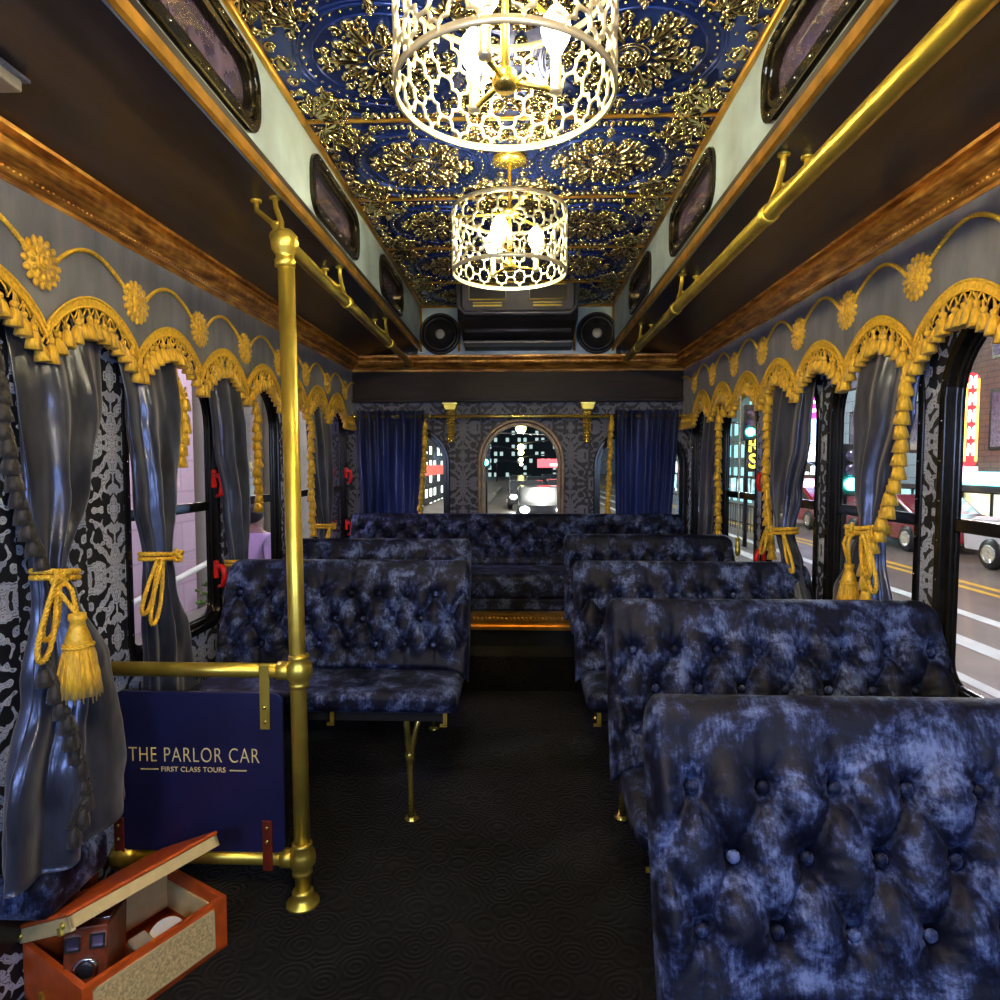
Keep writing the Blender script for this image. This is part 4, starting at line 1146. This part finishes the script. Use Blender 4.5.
# camera
CT = Matrix.Translation((-.898, 1.292, .138)) @ Matrix.Rotation(math.radians(14), 4, 'Z') @ Matrix.Rotation(math.radians(-8), 4, 'X') @ Matrix.Scale(1.2, 4)
cam_t = thing('box_camera', (-.905, 1.30, .09), 'small brown leather box camera standing inside the open case', 'camera')
bevel(MB().box(-.036, .036, -.01, .085, -.055, .060, CT).build('body', 'camera_leather', cam_t), .004)
m = MB()
for (x, z) in ((-.019, .034), (.021, .036)): m.plate([rrect(x - .013, x + .013, z - .013, z + .013, .002), rrect(x - .009, x + .009, z - .009, z + .009, .001)], .005, lambda a, b, c: tuple(CT @ Vector((a, -.013 - c, b))))
m.build('viewfinder_frame', 'chrome', cam_t)
for (x, z) in ((-.019, .034), (.021, .036)): MB().box(x - .009, x + .009, -.012, -.010, z - .009, z + .009, CT).build('viewfinder_glass', 'frost', cam_t)
m = MB().lathe([(.021, 0), (.021, .006), (.017, .008), (.015, .004)], n=28, mat=CT @ Matrix.Translation((.002, -.010, -.012)) @ Matrix.Rotation(PI / 2, 4, 'X')); m.build('lens_ring', 'chrome', cam_t)
m = MB().lathe([(.016, .004), (.010, .0065), (0, .0075)], n=24, mat=CT @ Matrix.Translation((.002, -.010, -.012)) @ Matrix.Rotation(PI / 2, 4, 'X')); m.build('lens', 'black', cam_t)
bevel(MB().box(.006, .032, .01, .035, .060, .063, CT).build('top_window', 'chrome', cam_t), .001)
MB().ball((-.02, .03, .064), .006, mat=CT).build('shutter_button', 'chrome', cam_t)
# contents
pc = thing('paper_card', (-.80, 1.40, .09), 'white rounded card lying in the case beside the lid', 'card')
PT = CM(Matrix.Rotation(.5, 4, 'X') @ Matrix.Rotation(.3, 4, 'Z'), (.215, .06, .085))
MB().plate([[(.045 * math.cos(t), .035 * math.sin(t)) for t in [i * PI / 14 for i in range(28)]]], .003, lambda a, b, c: tuple(PT @ Vector((a, b, c)))).build('card', 'paper', pc)
pb = thing('leather_pouch', (-.84, 1.36, .08), 'small pale pouch with a dark stud between the camera and the card', 'pouch')
PT = CM(Matrix.Rotation(.2, 4, 'X'), (.155, .05, .065))
bevel(MB().box(-.015, .028, -.03, .05, -.045, .035, PT).build('pouch_body', M.setdefault('pouch', simple('faded_canvas', (.34, .28, .20), .7, 0, .2, 20, .2)), pb), .008, 3)
MB().ball((.008, -.031, .015), .004, mat=PT).build('stud', 'black', pb)
pp_ = thing('folded_paper', (-.93, 1.27, .07), 'folded white paper tucked at the left end of the case', 'paper')
PT = CM(Matrix.Rotation(-.35, 4, 'Y') @ Matrix.Rotation(.4, 4, 'Z'), (.035, .09, .075))
bevel(MB().box(-.003, .003, -.035, .045, -.05, .035, PT).build('sheet', 'paper', pp_), .001)

# ================================================================= the street outside
def gmat(name, col, var=.3, sc=2, rough=.5, bmp=.2): return simple(name, col, rough, 0, var, sc, bmp)
M['asphalt'] = gmat('night_asphalt', (.16, .125, .105), .25, 1.2, .45)
M['paving'] = gmat('pale_paving', (.30, .28, .26), .15, 2, .7)
M['trail_rail_white'] = simple('white_trail_rail', (.80, .80, .78), .5, 0, .15, 3, 0)  # white of the handrail and of the bands standing in for light trails
M['line_yellow'] = simple('yellow_road_paint', (.85, .50, .03), .5, 0, .15, 3, 0)
def stone(name, col, bw, bh, axis='Y', mortar=.35):
    m, t, b, n, l = nt(name)
    g = N(t, 'ShaderNodeNewGeometry'); s = N(t, 'ShaderNodeSeparateXYZ'); l.new(g.outputs['Position'], s.inputs[0])
    c = N(t, 'ShaderNodeCombineXYZ'); l.new(s.outputs[axis], c.inputs[0]); l.new(s.outputs['Z'], c.inputs[1])
    br = N(t, 'ShaderNodeTexBrick'); br.inputs['Scale'].default_value = 1; br.inputs['Brick Width'].default_value = bw; br.inputs['Row Height'].default_value = bh
    br.inputs['Mortar Size'].default_value = .012; br.inputs['Color1'].default_value = (*col, 1); br.inputs['Color2'].default_value = (*[q * .85 for q in col], 1); br.inputs['Mortar'].default_value = (*[q * mortar for q in col], 1)
    l.new(c.outputs[0], br.inputs['Vector']); l.new(br.outputs['Color'], b.inputs['Base Color']); b.inputs['Roughness'].default_value = .7
    return m
def litwin(name, wall, lit, axis, bw, bh, strength=2.5, thr=.5, seed=0):
    """facade whose windows are lit at random"""
    m, t, b, n, l = nt(name)
    g = N(t, 'ShaderNodeNewGeometry'); s = N(t, 'ShaderNodeSeparateXYZ'); l.new(g.outputs['Position'], s.inputs[0])
    u = mathn(t, 'DIVIDE', s.outputs[axis], bw); v = mathn(t, 'DIVIDE', s.outputs['Z'], bh)
    fu, fv = mathn(t, 'FRACT', mathn(t, 'ADD', u, 100)), mathn(t, 'FRACT', mathn(t, 'ADD', v, 100))
    inside = mathn(t, 'MULTIPLY', mathn(t, 'MULTIPLY', mathn(t, 'GREATER_THAN', fu, .28), mathn(t, 'LESS_THAN', fu, .80)), mathn(t, 'MULTIPLY', mathn(t, 'GREATER_THAN', fv, .25), mathn(t, 'LESS_THAN', fv, .82)))
    c = N(t, 'ShaderNodeCombineXYZ'); l.new(mathn(t, 'FLOOR', u), c.inputs[0]); l.new(mathn(t, 'FLOOR', v), c.inputs[1]); c.inputs[2].default_value = seed
    wn_ = N(t, 'ShaderNodeTexWhiteNoise'); l.new(c.outputs[0], wn_.inputs['Vector'])
    on = mathn(t, 'GREATER_THAN', wn_.outputs['Value'], thr)
    b.inputs['Base Color'].default_value = (*wall, 1); b.inputs['Roughness'].default_value = .6
    b.inputs['Emission Color'].default_value = (*lit, 1)
    l.new(mathn(t, 'MULTIPLY', mathn(t, 'MULTIPLY', inside, on), strength), b.inputs['Emission Strength'])
    return m
ZG = -1.0
struct(MB().box(-30, 40, -20, 160, ZG - .2, ZG).build('ground', 'asphalt'))
struct(MB().box(-4.6, -1.9, -10, 60, ZG, ZG + .14).build('trim_5', 'paving'))
struct(MB().box(11.3, 12.6, -5, 60, ZG, ZG + .14).build('trim_6', 'paving'))
for i, (x, wd, mt) in enumerate(((8.35, .16, 'line_yellow'), (8.0, .14, 'line_yellow'), (6.6, .22, 'trail_rail_white'), (5.55, .30, 'trail_rail_white'), (4.6, .16, 'trail_rail_white'), (3.4, .16, 'trail_rail_white'))):  # white bands are coloured in for light trails of passing traffic
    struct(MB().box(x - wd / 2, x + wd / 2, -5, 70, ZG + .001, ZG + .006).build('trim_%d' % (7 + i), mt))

# right-hand buildings
def building(label, x0, x1, y0, y1, h, wall, shop, shopcol, wins=True):
    b = thing('building', ((x0 + x1) / 2, (y0 + y1) / 2, ZG), label, 'building')
    MB().box(x0, x1, y0, y1, ZG, h).build('facade_wall', wall, b)
    MB().box(x0 - .02, x0, y0 + .4, y1 - .4, ZG + .35, .42).build('shop_window', shop, b)
    MB().box(x0 - .35, x0 + .02, y0 + .1, y1 - .1, .48, .60).build('canopy', 'black', b)
    m = MB(); n = int((y1 - y0 - .8) / 1.1)
    for k in range(n + 1): yy = y0 + .4 + (y1 - y0 - .8) * k / max(1, n); m.box(x0 - .06, x0 + .01, yy - .04, yy + .04, ZG + .3, .48)
    m.build('mullions', 'black', b)
    if wins:
        for k in range(int((y1 - y0) / 1.9)):
            for q in range(2):
                yy = y0 + .8 + k * 1.9; zz = 1.6 + q * 2.4
                if zz + 1.5 > h: continue
                fo = MB().box(x0 - .05, x0 + .01, yy, yy + 1.05, zz, zz + 1.6).build('window', 'black_frame', b)
                MB().box(x0 - .055, x0 - .045, yy + .08, yy + .97, zz + .08, zz + 1.52).build('pane', 'frost', fo)
    return b
M['shop_warm'] = emis('lit_shop_interior', (.95, .85, .45), 1.6, 2.2)
M['shop_cool'] = emis('cool_shop_interior', (.45, .8, .85), 1.5, 1.8)
M['brown_wall'] = stone('brown_facade', (.14, .075, .05), .5, .16)
M['grey_wall'] = stone('grey_blue_facade', (.30, .38, .42), .9, .4)
M['cyan_wall'] = litwin('cyan_lit_facade', (.22, .36, .38), (.35, .80, .85), 'Y', 1.2, 1.3, 1.6, .25, 3)
ba = building('brown brick building across the road behind the white vehicle', 12.5, 18, 10, 18.9, 7, 'brown_wall', 'shop_warm', 0)
bb_ = building('grey-blue building across the road, next beyond the brown one', 12.5, 18, 19.2, 26.0, 8, 'grey_wall', 'shop_cool', 0)
bc_ = building('dark building carrying the bright stacked billboards', 12.6, 18, 26.3, 32.0, 7, 'brown_wall', 'shop_warm', 0)
bd_ = building('cyan-lit building across the road behind the yellow blade sign', 12.5, 18, 32.5, 46, 9, 'cyan_wall', 'shop_cool', 0, False)
building('tall pale building farthest along on the right side of the road', 12.5, 20, 47, 70, 12, litwin('far_facade', (.2, .25, .3), (.6, .8, 1), 'Y', 1.6, 1.8, 2.2, .4, 8), 'shop_cool', 0, False)
# shop fascia sign
fs = thing('shop_sign', (12.1, 15.5, .7), 'long cyan-white lit fascia sign on the brown building', 'sign')
MB().box(12.10, 12.2, 13.0, 18.3, .66, 1.02).build('sign_box', emis('cyan_sign', (.25, .85, .95), 3.2), fs)
m = MB()
for k in range(12): m.box(12.08, 12.10, 13.4 + k * .4, 13.62 + k * .4, .75, .93)
m.build('white_lettering', emis('white_sign_letters', (1, 1, 1), 5), fs)
bs = thing('blade_sign', (11.7, 17.35, 1.1), 'tall narrow red and orange neon sign on the brown building', 'sign')
MB().plate([rrect(11.60, 11.98, 1.15, 3.6, .18)], .16, lambda a, b, c: (a, 17.35 + c, b)).build('sign_case', emis('red_neon_field', (1, .03, .04), 2.6), bs)
m = MB()
m.tube([(11.64, 17.26, z) for z in (1.3, 3.45)], .03, 8); m.tube([(11.94, 17.26, z) for z in (1.3, 3.45)], .03, 8)
m.build('orange_tubes', emis('orange_neon', (1, .42, .05), 7), bs)
m = MB()
for k in range(5):
    z = 1.45 + k * .44; m.tube([(11.72, 17.25, z), (11.74, 17.25, z + .30), (11.80, 17.25, z + .10), (11.86, 17.25, z + .32), (11.86, 17.25, z + .0)], .026, 6)
m.build('neon_script', emis('pale_neon', (1, .75, .6), 9), bs)
MB().box(11.62, 12.0, 17.25, 17.40, .92, 1.15).build('lower_box', emis('pink_white', (1, .55, .6), 6), bs)
ys = thing('blade_sign', (11.8, 33.1, .9), 'black vertical sign with yellow letters in front of the cyan-lit building', 'sign')
MB().box(11.45, 12.15, 33.1, 33.2, .85, 3.45).build('sign_case', 'black', ys)
for k, chh in enumerate('ERS'):
    z = 2.75 - k * .82
    text_mb(chh, 1.0, lambda a, b, c, z=z: (11.80 + a, 33.08 - c, z - .05 + b), .01, .02).build('letter', emis('yellow_letters', (1, .85, .05), 4) if k == 0 else bpy.data.materials['yellow_letters'], ys)
bl = thing('billboard', (12.2, 27.6, .2), 'stacked magenta and blue-white lit billboards on the dark building', 'billboard')
for (nm, z0, z1, colr, st) in (('magenta_panel', 3.15, 4.3, (1, .05, .55), 3), ('bright_panel', 1.35, 3.10, (.45, .65, 1), 4.5), ('pink_panel', .25, .62, (1, .35, .55), 3)):
    MB().box(12.15, 12.5, 26.6, 29.4, z0, z1).build(nm, emis(nm, colr, st), bl)
MB().box(12.15, 12.5, 26.6, 29.4, .66, 1.31).build('dark_panel', 'black', bl)
m = MB()
for z in (3.4, 3.75, 4.05): m.box(12.13, 12.15, 26.9, 28.9, z, z + .12)
for z in (1.6, 1.95): m.box(12.13, 12.15, 26.8, 28.2, z, z + .18)
m.box(12.13, 12.15, 26.9, 27.3, .8, 1.15); m.box(12.13, 12.15, 27.5, 28.4, .8, .9); m.box(12.13, 12.15, 26.9, 28.6, .36, .5)
m.build('white_bars', emis('white_bars', (1, 1, 1), 6), bl)

# traffic lights and street lamps
def signal(x, y, z, label, pole_dx=.0, cl=(.05, 1, .85), s=1.0):
    r = thing('traffic_light', (x, y, ZG), label, 'traffic light')
    MB().tube([(x, y + .12, ZG), (x, y + .12, z + .6 * s)], .06, 8).build('pole', 'black', r)
    h = bevel(MB().box(x - .16 * s, x + .16 * s, y - .1, y + .1, z - .22 * s, z + .72 * s).build('signal_head', 'black', r), .03)
    for k in range(3):
        MB().lathe([(0, -.10), (.11 * s, -.11), (.11 * s, -.16), (0, -.15)], (x, y, z + k * .25 * s), 16, 'Y').build('lamp', emis('green_signal', cl, 40) if k == 0 else 'frost', h)
    return r
signal(5.88, 11.7, .86, 'traffic light glowing teal outside the window beside the nearest right curtain')
signal(6.05, 17.3, 2.07, 'traffic light glowing teal seen above the blind pull on the right')
signal(-1.35, 24.5, 1.30, 'teal traffic light at the left edge of the arched rear window', s=1.0)
signal(1.95, 32, .10, 'small teal traffic light at the right of the arched rear window', s=.8)
def lamp(x, y, z, label, out=1.0, g='street lamps behind the tram'):
    r = thing('street_lamp', (x, y, ZG), label, 'street lamp', g)
    MB().tube([(x - out * 3.2, y, ZG), (x - out * 3.2, y, z + .3), (x - out * 2.4, y, z + .55), (x, y, z + .25)], [.09, .07, .06, .05], 8).build('pole', 'black', r)
    MB().ball((x, y, z), (.24, .24, .22), 14, 9).build('lamp_globe', bpy.data.materials.get('sodium_lamp') or emis('sodium_lamp', (1, .85, .35), 9), r)
for i, (x, y, z) in enumerate(((-.02, 30, 2.88), (-.04, 42, 2.35), (-.04, 52, 2.2), (-.06, 66, 1.75), (-.07, 84, 1.3))):
    lamp(x, y, z, ['nearest and highest', 'second', 'third', 'fourth', 'farthest and lowest'][i] + ' yellow street lamp in the row seen through the arched rear window', -1 if i % 2 else 1)
# rear street facades
for sx, x0, who in ((-1, 9, 'left'), (1, 12.5, 'right')):
    if sx < 0:
        r = thing('building', (-12, 55, ZG), 'dark tall building with lit windows seen left through the arched rear window', 'building')
        MB().box(-16, -5.2, 22, 95, ZG, 13).build('facade_wall', litwin('left_rear_facade', (.03, .03, .035), (.8, .85, .7), 'Y', 1.7, .8, 4, .5, 1), r)
        MB().box(-5.3, -5.18, 24, 90, .6, 1.2).build('shop_fascia', emis('red_fascia', (.8, .12, .08), 1.2), r)
r = thing('building', (0, 120, ZG), 'distant building closing the street beyond the lamps', 'building')
MB().box(-14, 14, 120, 126, ZG, 12).build('facade_wall', litwin('distant_facade', (.03, .035, .04), (.5, .65, .6), 'X', 1.1, 1.3, 1.0, .55, 5), r)
r = thing('hanging_sign', (1.7, 38, 1.1), 'red lit sign over the road seen in the arched rear window', 'sign')
MB().box(.95, 2.35, 38, 38.2, 1.05, 1.55).build('sign_box', emis('red_sign', (1, .05, .06), 5), r)
MB().box(1.7, 2.2, 37.97, 38.0, 1.15, 1.28).build('white_text', emis('sign_text', (1, .8, .8), 7), r)
MB().tube([(2.3, 38.1, 1.3), (6.5, 38.1, 1.6), (6.5, 38.1, ZG)], .06, 8).build('bracket_arm', 'black', r)
for k, (zz, sag, lb) in enumerate(((3.6, .5, 'upper'), (3.0, .45, 'middle'), (2.45, .6, 'lower'))):
    w_ = MB().tube([(-6 + 18 * i / 20, 26 + k + 2 * math.sin(i * .3), zz + 1.2 * (1 - ((i - 7) / 9) ** 2) * .5 - .06 * i) for i in range(21)], .028, 6)
    tag(w_.build('overhead_wire', 'chrome'), lb + ' pale overhead wire crossing the arched rear window', 'wire', 'overhead wires')

# vehicles
def car(label, x, y, ang, paint, lights=False, prof=None, group=None):
    r = thing('car', (x, y, ZG), label, 'car', group); r.rotation_euler[2] = ang
    L = 4.3; P = prof or [(-2.1, .30), (-2.15, .62), (-2.05, .82), (-1.25, .92), (-.55, 1.38), (.75, 1.42), (1.55, .98), (2.05, .90), (2.15, .60), (2.1, .28)]
    off = (0, 0, 0)
    body = MB().extrude(P, [lambda p, q=q, s=s: (q, p[0] * s, p[1] * (.97 if s < 1 else 1)) for q, s in ((-.86, .97), (-.80, 1), (.80, 1), (.86, .97))]).build('car_body', paint, r, off); bevel(body, .05, 3)
    gl = [(-1.10, .93), (-.52, 1.31), (.70, 1.35), (1.38, .98)] if not prof else [(-.45, 1.0), (.05, 1.42), (1.75, 1.45), (1.85, 1.02)]
    MB().extrude(gl, [lambda p, q=q: (q, p[0], p[1]) for q in (-.875, .875)]).build('windows', M.setdefault('car_glass', simple('dark_car_glass', (.02, .025, .03), .08, 0, .2, 5, 0)), r, off)
    for sx in (-1, 1):
        for yy in (-1.32, 1.32):
            wh = MB().lathe([(.0, -.11), (.20, -.11), (.31, -.10), (.33, -.05), (.33, .05), (.31, .10), (.20, .11), (0, .11)], (sx * .80, yy, .33), 28, 'X').build('wheel', 'black', r, off)
            MB().lathe([(0, .02), (.05, .02), (.17, .0), (.20, .015), (.20, -.02), (0, -.02)], (sx * .915, yy, .33), 20, 'X', mod=lambda t, z: 1).build('hubcap', 'chrome', wh, off)
    for sx in (-1, 1):
        MB().ball((sx * .62, -2.13, .66), (.16, .06, .11), 12, 8).build('headlight', (bpy.data.materials.get('lit_headlight') or emis('lit_headlight', (1, .97, .85), 90)) if lights else 'chrome', r, off)
    MB().box(-.45, .45, -2.19, -2.12, .38, .52).build('grille', 'black', r, off)
    return r
M['paint_white'] = simple('white_car_paint', (.72, .68, .72), .25, 0, .05, 3, 0, coat=.6)
M['paint_red'] = simple('maroon_car_paint', (.28, .02, .03), .25, 0, .1, 3, 0, coat=.6)
M['paint_grey'] = simple('grey_car_paint', (.10, .10, .11), .25, .3, .1, 3, 0, coat=.6)
truck = [(-2.2, .35), (-2.25, .75), (-2.15, 1.0), (-1.9, 1.08), (-.75, 1.14), (-.2, 1.55), (2.1, 1.6), (2.25, 1.1), (2.25, .35)]
car('white van-like vehicle with silver wheel parked across the road', 10.75, 12.4, PI, 'paint_white', prof=truck)
car('maroon car parked in front of the white vehicle across the road', 10.7, 17.9, PI, 'paint_red')
car('maroon car far along the kerb seen past the nearest right curtain', 10.7, 23.5, PI, 'paint_red')
for i, (x, y) in enumerate(((.75, 24), (.25, 33), (2.3, 36), (1.2, 44), (-.1, 50), (2.6, 55))):
    car(['nearest car with lit headlights', 'second car with lit headlights, just left of the nearest', 'right-hand car with lit headlights', 'car with lit headlights behind the nearest', 'far left car with lit headlights', 'farthest right car with lit headlights'][i] + ' seen through the arched rear window', x, y, 0, 'paint_grey', True, group='oncoming cars with lit headlights')

# road fence
fe = thing('road_fence', (7.5, 23, ZG), 'dark metal road fence seen below the blind pull on the right', 'fence')
for z in (-.15, -.75): MB().tube([(7.5, 19.5, z), (7.5, 27, z)], .03, 6).build('rail', 'black', fe)
for k in range(30): MB().tube([(7.5, 19.6 + k * .25, ZG), (7.5, 19.6 + k * .25, -.15)], .014, 5).build('bar', 'black', fe)

# left-hand side: lilac block wall, stone front, handrail, people
lw_ = thing('building', (-5, 4, ZG), 'lilac-lit block wall of the building close outside the left windows', 'building')
MB().box(-6, -4.6, -8, 8.9, ZG, 7).build('block_wall', stone('lilac_blockwork', (.60, .42, .56), .9, .42, 'Y', .7), lw_)
lw2 = thing('building', (-5, 14, ZG), 'buff stone building with pilasters beyond the lilac wall', 'building')
MB().box(-7, -4.9, 9.0, 21.5, ZG, 8).build('stone_wall', stone('buff_stone', (.46, .38, .27), 1.2, .5, 'Y', .6), lw2)
for k in range(9):
    y = 9.5 + k * 1.35
    MB().lathe([(.28, 0), (.30, .15), (.22, .25), (.20, 3.4), (.26, 3.6), (.30, 3.8), (0, 3.8)], (-4.75, y, ZG), 20, mod=lambda t, z: 1 + .03 * math.cos(t * 16)).build('column', 'paving', lw2)
MB().box(-5.0, -4.55, 9.0, 21.5, 2.8, 3.3).build('cornice', 'paving', lw2)
hr = thing('handrail', (-3.4, 4, ZG), 'white sloping handrail outside the first left window', 'handrail')
MB().tube([(-3.9, 4.0, -.45), (-3.9, 8.5, .05)], .035, 8).build('rail', 'trail_rail_white', hr)
for k in range(4): MB().tube([(-3.9, 4.3 + k * 1.3, ZG), (-3.9, 4.3 + k * 1.3, -.42 + k * .145)], .025, 6).build('post', 'trail_rail_white', hr)
hd = thing('hedge', (-3.3, 6.5, ZG), 'low green hedge along the pavement beside the passer-by', 'hedge')
m = MB(); rn = random.Random(5)
m.box(-3.25, -2.95, 6.5, 9.6, ZG + .14, ZG + .85)
for k in range(1500):
    m.ball((-3.1 + rn.uniform(-.22, .22), 6.4 + rn.uniform(0, 3.3), ZG + .14 + rn.uniform(.02, .85)), (rn.uniform(.02, .05), rn.uniform(.02, .05), rn.uniform(.012, .03)), 4, 3)
m.build('foliage', simple('hedge_green', (.10, .22, .03), .6, 0, .5, 8, .2), hd)

def skinned(name, pts, edges, radii, mat, parent, sub=2):
    me = bpy.data.meshes.new(name); me.from_pydata(pts, edges, []); o = bpy.data.objects.new(name, me); COL.objects.link(o)
    sk = o.modifiers.new('skin', 'SKIN'); sk.use_smooth_shade = True
    if not me.skin_vertices: me.attributes.new('skin', 'FLOAT', 'POINT') if False else None
    bpy.context.view_layer.objects.active = o
    sv = me.skin_vertices[0].data if me.skin_vertices else None
    if sv:
        for i, r in enumerate(radii): sv[i].radius = (r, r) if not isinstance(r, tuple) else r
        sv[0].use_root = True
    s = o.modifiers.new('sub', 'SUBSURF'); s.levels = s.render_levels = sub
    me.materials.append(M[mat] if isinstance(mat, str) else mat); o.parent = parent; OFF[o] = (0, 0, 0)
    return o
M['skin'] = simple('skin', (.50, .30, .22), .5, 0, .06, 20, 0)
M['hair'] = simple('dark_hair', (.02, .014, .01), .5, 0, .3, 60, .3)
def person(label, x, y, ang, shirt, trousers, h=1.68, g=None):
    r = thing('person', (x, y, ZG + .14), label, 'person', g); r.rotation_euler[2] = ang; s = h / 1.7
    # pelvis, chest, neck, head / arms / legs  (facing -Y)
    P = [(0, 0, .95), (0, .01, 1.15), (0, .0, 1.38), (0, 0, 1.47), (0, -.01, 1.54), (0, -.02, 1.64)]
    E = [(0, 1), (1, 2), (2, 3), (3, 4), (4, 5)]; R = [.13, .12, .11, .05, .085, .075]
    for sx in (-1, 1):
        k = len(P); P += [(sx * .16, 0, 1.39), (sx * .22, .03, 1.14), (sx * .20, -.08, .92), (sx * .20, -.12, .84)]; E += [(2, k), (k, k + 1), (k + 1, k + 2), (k + 2, k + 3)]; R += [.055, .042, .032, .035]
        k = len(P); st = .14 * sx; P += [(sx * .09, 0, .88), (sx * .10, st * .4 - .02, .50), (sx * .10, st + .02, .10), (sx * .11, st - .10, .04)]; E += [(0, k), (k, k + 1), (k + 1, k + 2), (k + 2, k + 3)]; R += [.095, .065, .045, .04]
    P = [(a * s, b * s, c * s) for a, b, c in P]; R = [q * s for q in R]
    skinned('body', P, E, R, 'skin', r)
    T = [(0, 0, .93), (0, .01, 1.15), (0, 0, 1.37), (0, 0, 1.43)]; TE = [(0, 1), (1, 2), (2, 3)]; TR = [.155, .145, .135, .075]
    for sx in (-1, 1):
        k = len(T); T += [(sx * .165, 0, 1.385), (sx * .222, .03, 1.15)]; TE += [(2, k), (k, k + 1)]; TR += [.075, .062]
    skinned('shirt', [(a * s, b * s, c * s) for a, b, c in T], TE, [q * s for q in TR], shirt, r)
    T = [(0, 0, .93)]; TE = []; TR = [.15]
    for sx in (-1, 1):
        k = len(T); st = .14 * sx; T += [(sx * .09, 0, .86), (sx * .10, st * .4 - .02, .50), (sx * .10, st + .02, .12)]; TE += [(0, k), (k, k + 1), (k + 1, k + 2)]; TR += [.11, .085, .065]
    skinned('trousers', [(a * s, b * s, c * s) for a, b, c in T], TE, [q * s for q in TR], trousers, r)
    MB().ball((0, .015 * s, 1.615 * s), (.092 * s, .10 * s, .105 * s), 14, 9).build('hair', 'hair', r, (0, 0, 0))
    m = MB().ball((0, -.105 * s, 1.58 * s), (.014 * s, .02 * s, .02 * s), 8, 6)
    m.build('nose', 'skin', r, (0, 0, 0))
    return r
person('person in a pale lilac shirt walking past the second left window', -2.45, 5.85, PI * .9, simple('lilac_shirt', (.72, .58, .80), .7, 0, .06, 8, 0), simple('olive_trousers', (.25, .34, .08), .7, 0, .1, 8, 0), 1.70)
person('person in dark clothes standing outside the farthest left window', -2.5, 9.0, PI * .8, simple('dark_jacket', (.07, .04, .06), .7, 0, .1, 8, 0), simple('dark_trousers', (.04, .04, .05), .7, 0, .1, 8, 0), 1.66)

# ---------------------------------------------------------------- light
def area(name, loc, rot, sx, sy, e, col):
    d = bpy.data.lights.new(name, 'AREA'); d.shape = 'RECTANGLE'; d.size = sx; d.size_y = sy; d.energy = e; d.color = col
    o = bpy.data.objects.new(name, d); COL.objects.link(o); o.location = loc; o.rotation_euler = rot; return o
for lx in (-.78, .80): area('cool_fill', (lx, -.85, 1.35), (math.radians(84), 0, .12 if lx > 0 else -.12), .3, .3, 14, (.46, .60, 1))  # unseen cool fills added behind the camera to brighten the front seats blue
plight((6, 9, 5), 900, (.9, .92, 1), .3, 'street_and_fill_light'); plight((6, 22, 6), 1600, (.85, .93, 1), .3, 'street_and_fill_light')
plight((9.5, 13, 3.5), 400, (1, .8, .75), .3, 'street_and_fill_light')
plight((1, 30, 6), 1500, (1, .95, .8), .3, 'street_and_fill_light')
plight((-3.6, 3.6, 3.2), 150, (.85, .6, 1), .2, 'street_and_fill_light'); plight((-2.8, 7.5, 3.4), 200, (1, .85, .8), .2, 'street_and_fill_light')
plight((-.9, 5.6, .7), 8, (.25, .45, 1), .12, 'street_and_fill_light'); plight((1.0, 5.6, .8), 8, (.3, .6, 1), .12, 'street_and_fill_light')  # low blue fills added outside the rear wall so the end curtains glow
plight((-2.8, 13, 3.5), 250, (1, .85, .7), .2, 'street_and_fill_light')
w = bpy.data.worlds.new('night'); bpy.context.scene.world = w; w.use_nodes = True
w.node_tree.nodes['Background'].inputs[0].default_value = (.05, .085, .12, 1); w.node_tree.nodes['Background'].inputs[1].default_value = .4

cd = bpy.data.cameras.new('camera'); cam = bpy.data.objects.new('camera', cd); COL.objects.link(cam)
cd.sensor_width = 36; cd.lens = 640 / 1000 * 36; cd.clip_start = .02; cd.clip_end = 400
cam.location = (.036, 0, 1.2); cam.rotation_euler = (math.radians(90) - math.atan(35 / 640), 0, math.atan(22 / 640))
sc = bpy.context.scene; sc.camera = cam
sc.view_settings.view_transform = 'Standard'; sc.view_settings.look = 'None'; sc.view_settings.gamma = 1; sc.view_settings.use_curve_mapping = False
sc.view_settings.exposure = 0.4
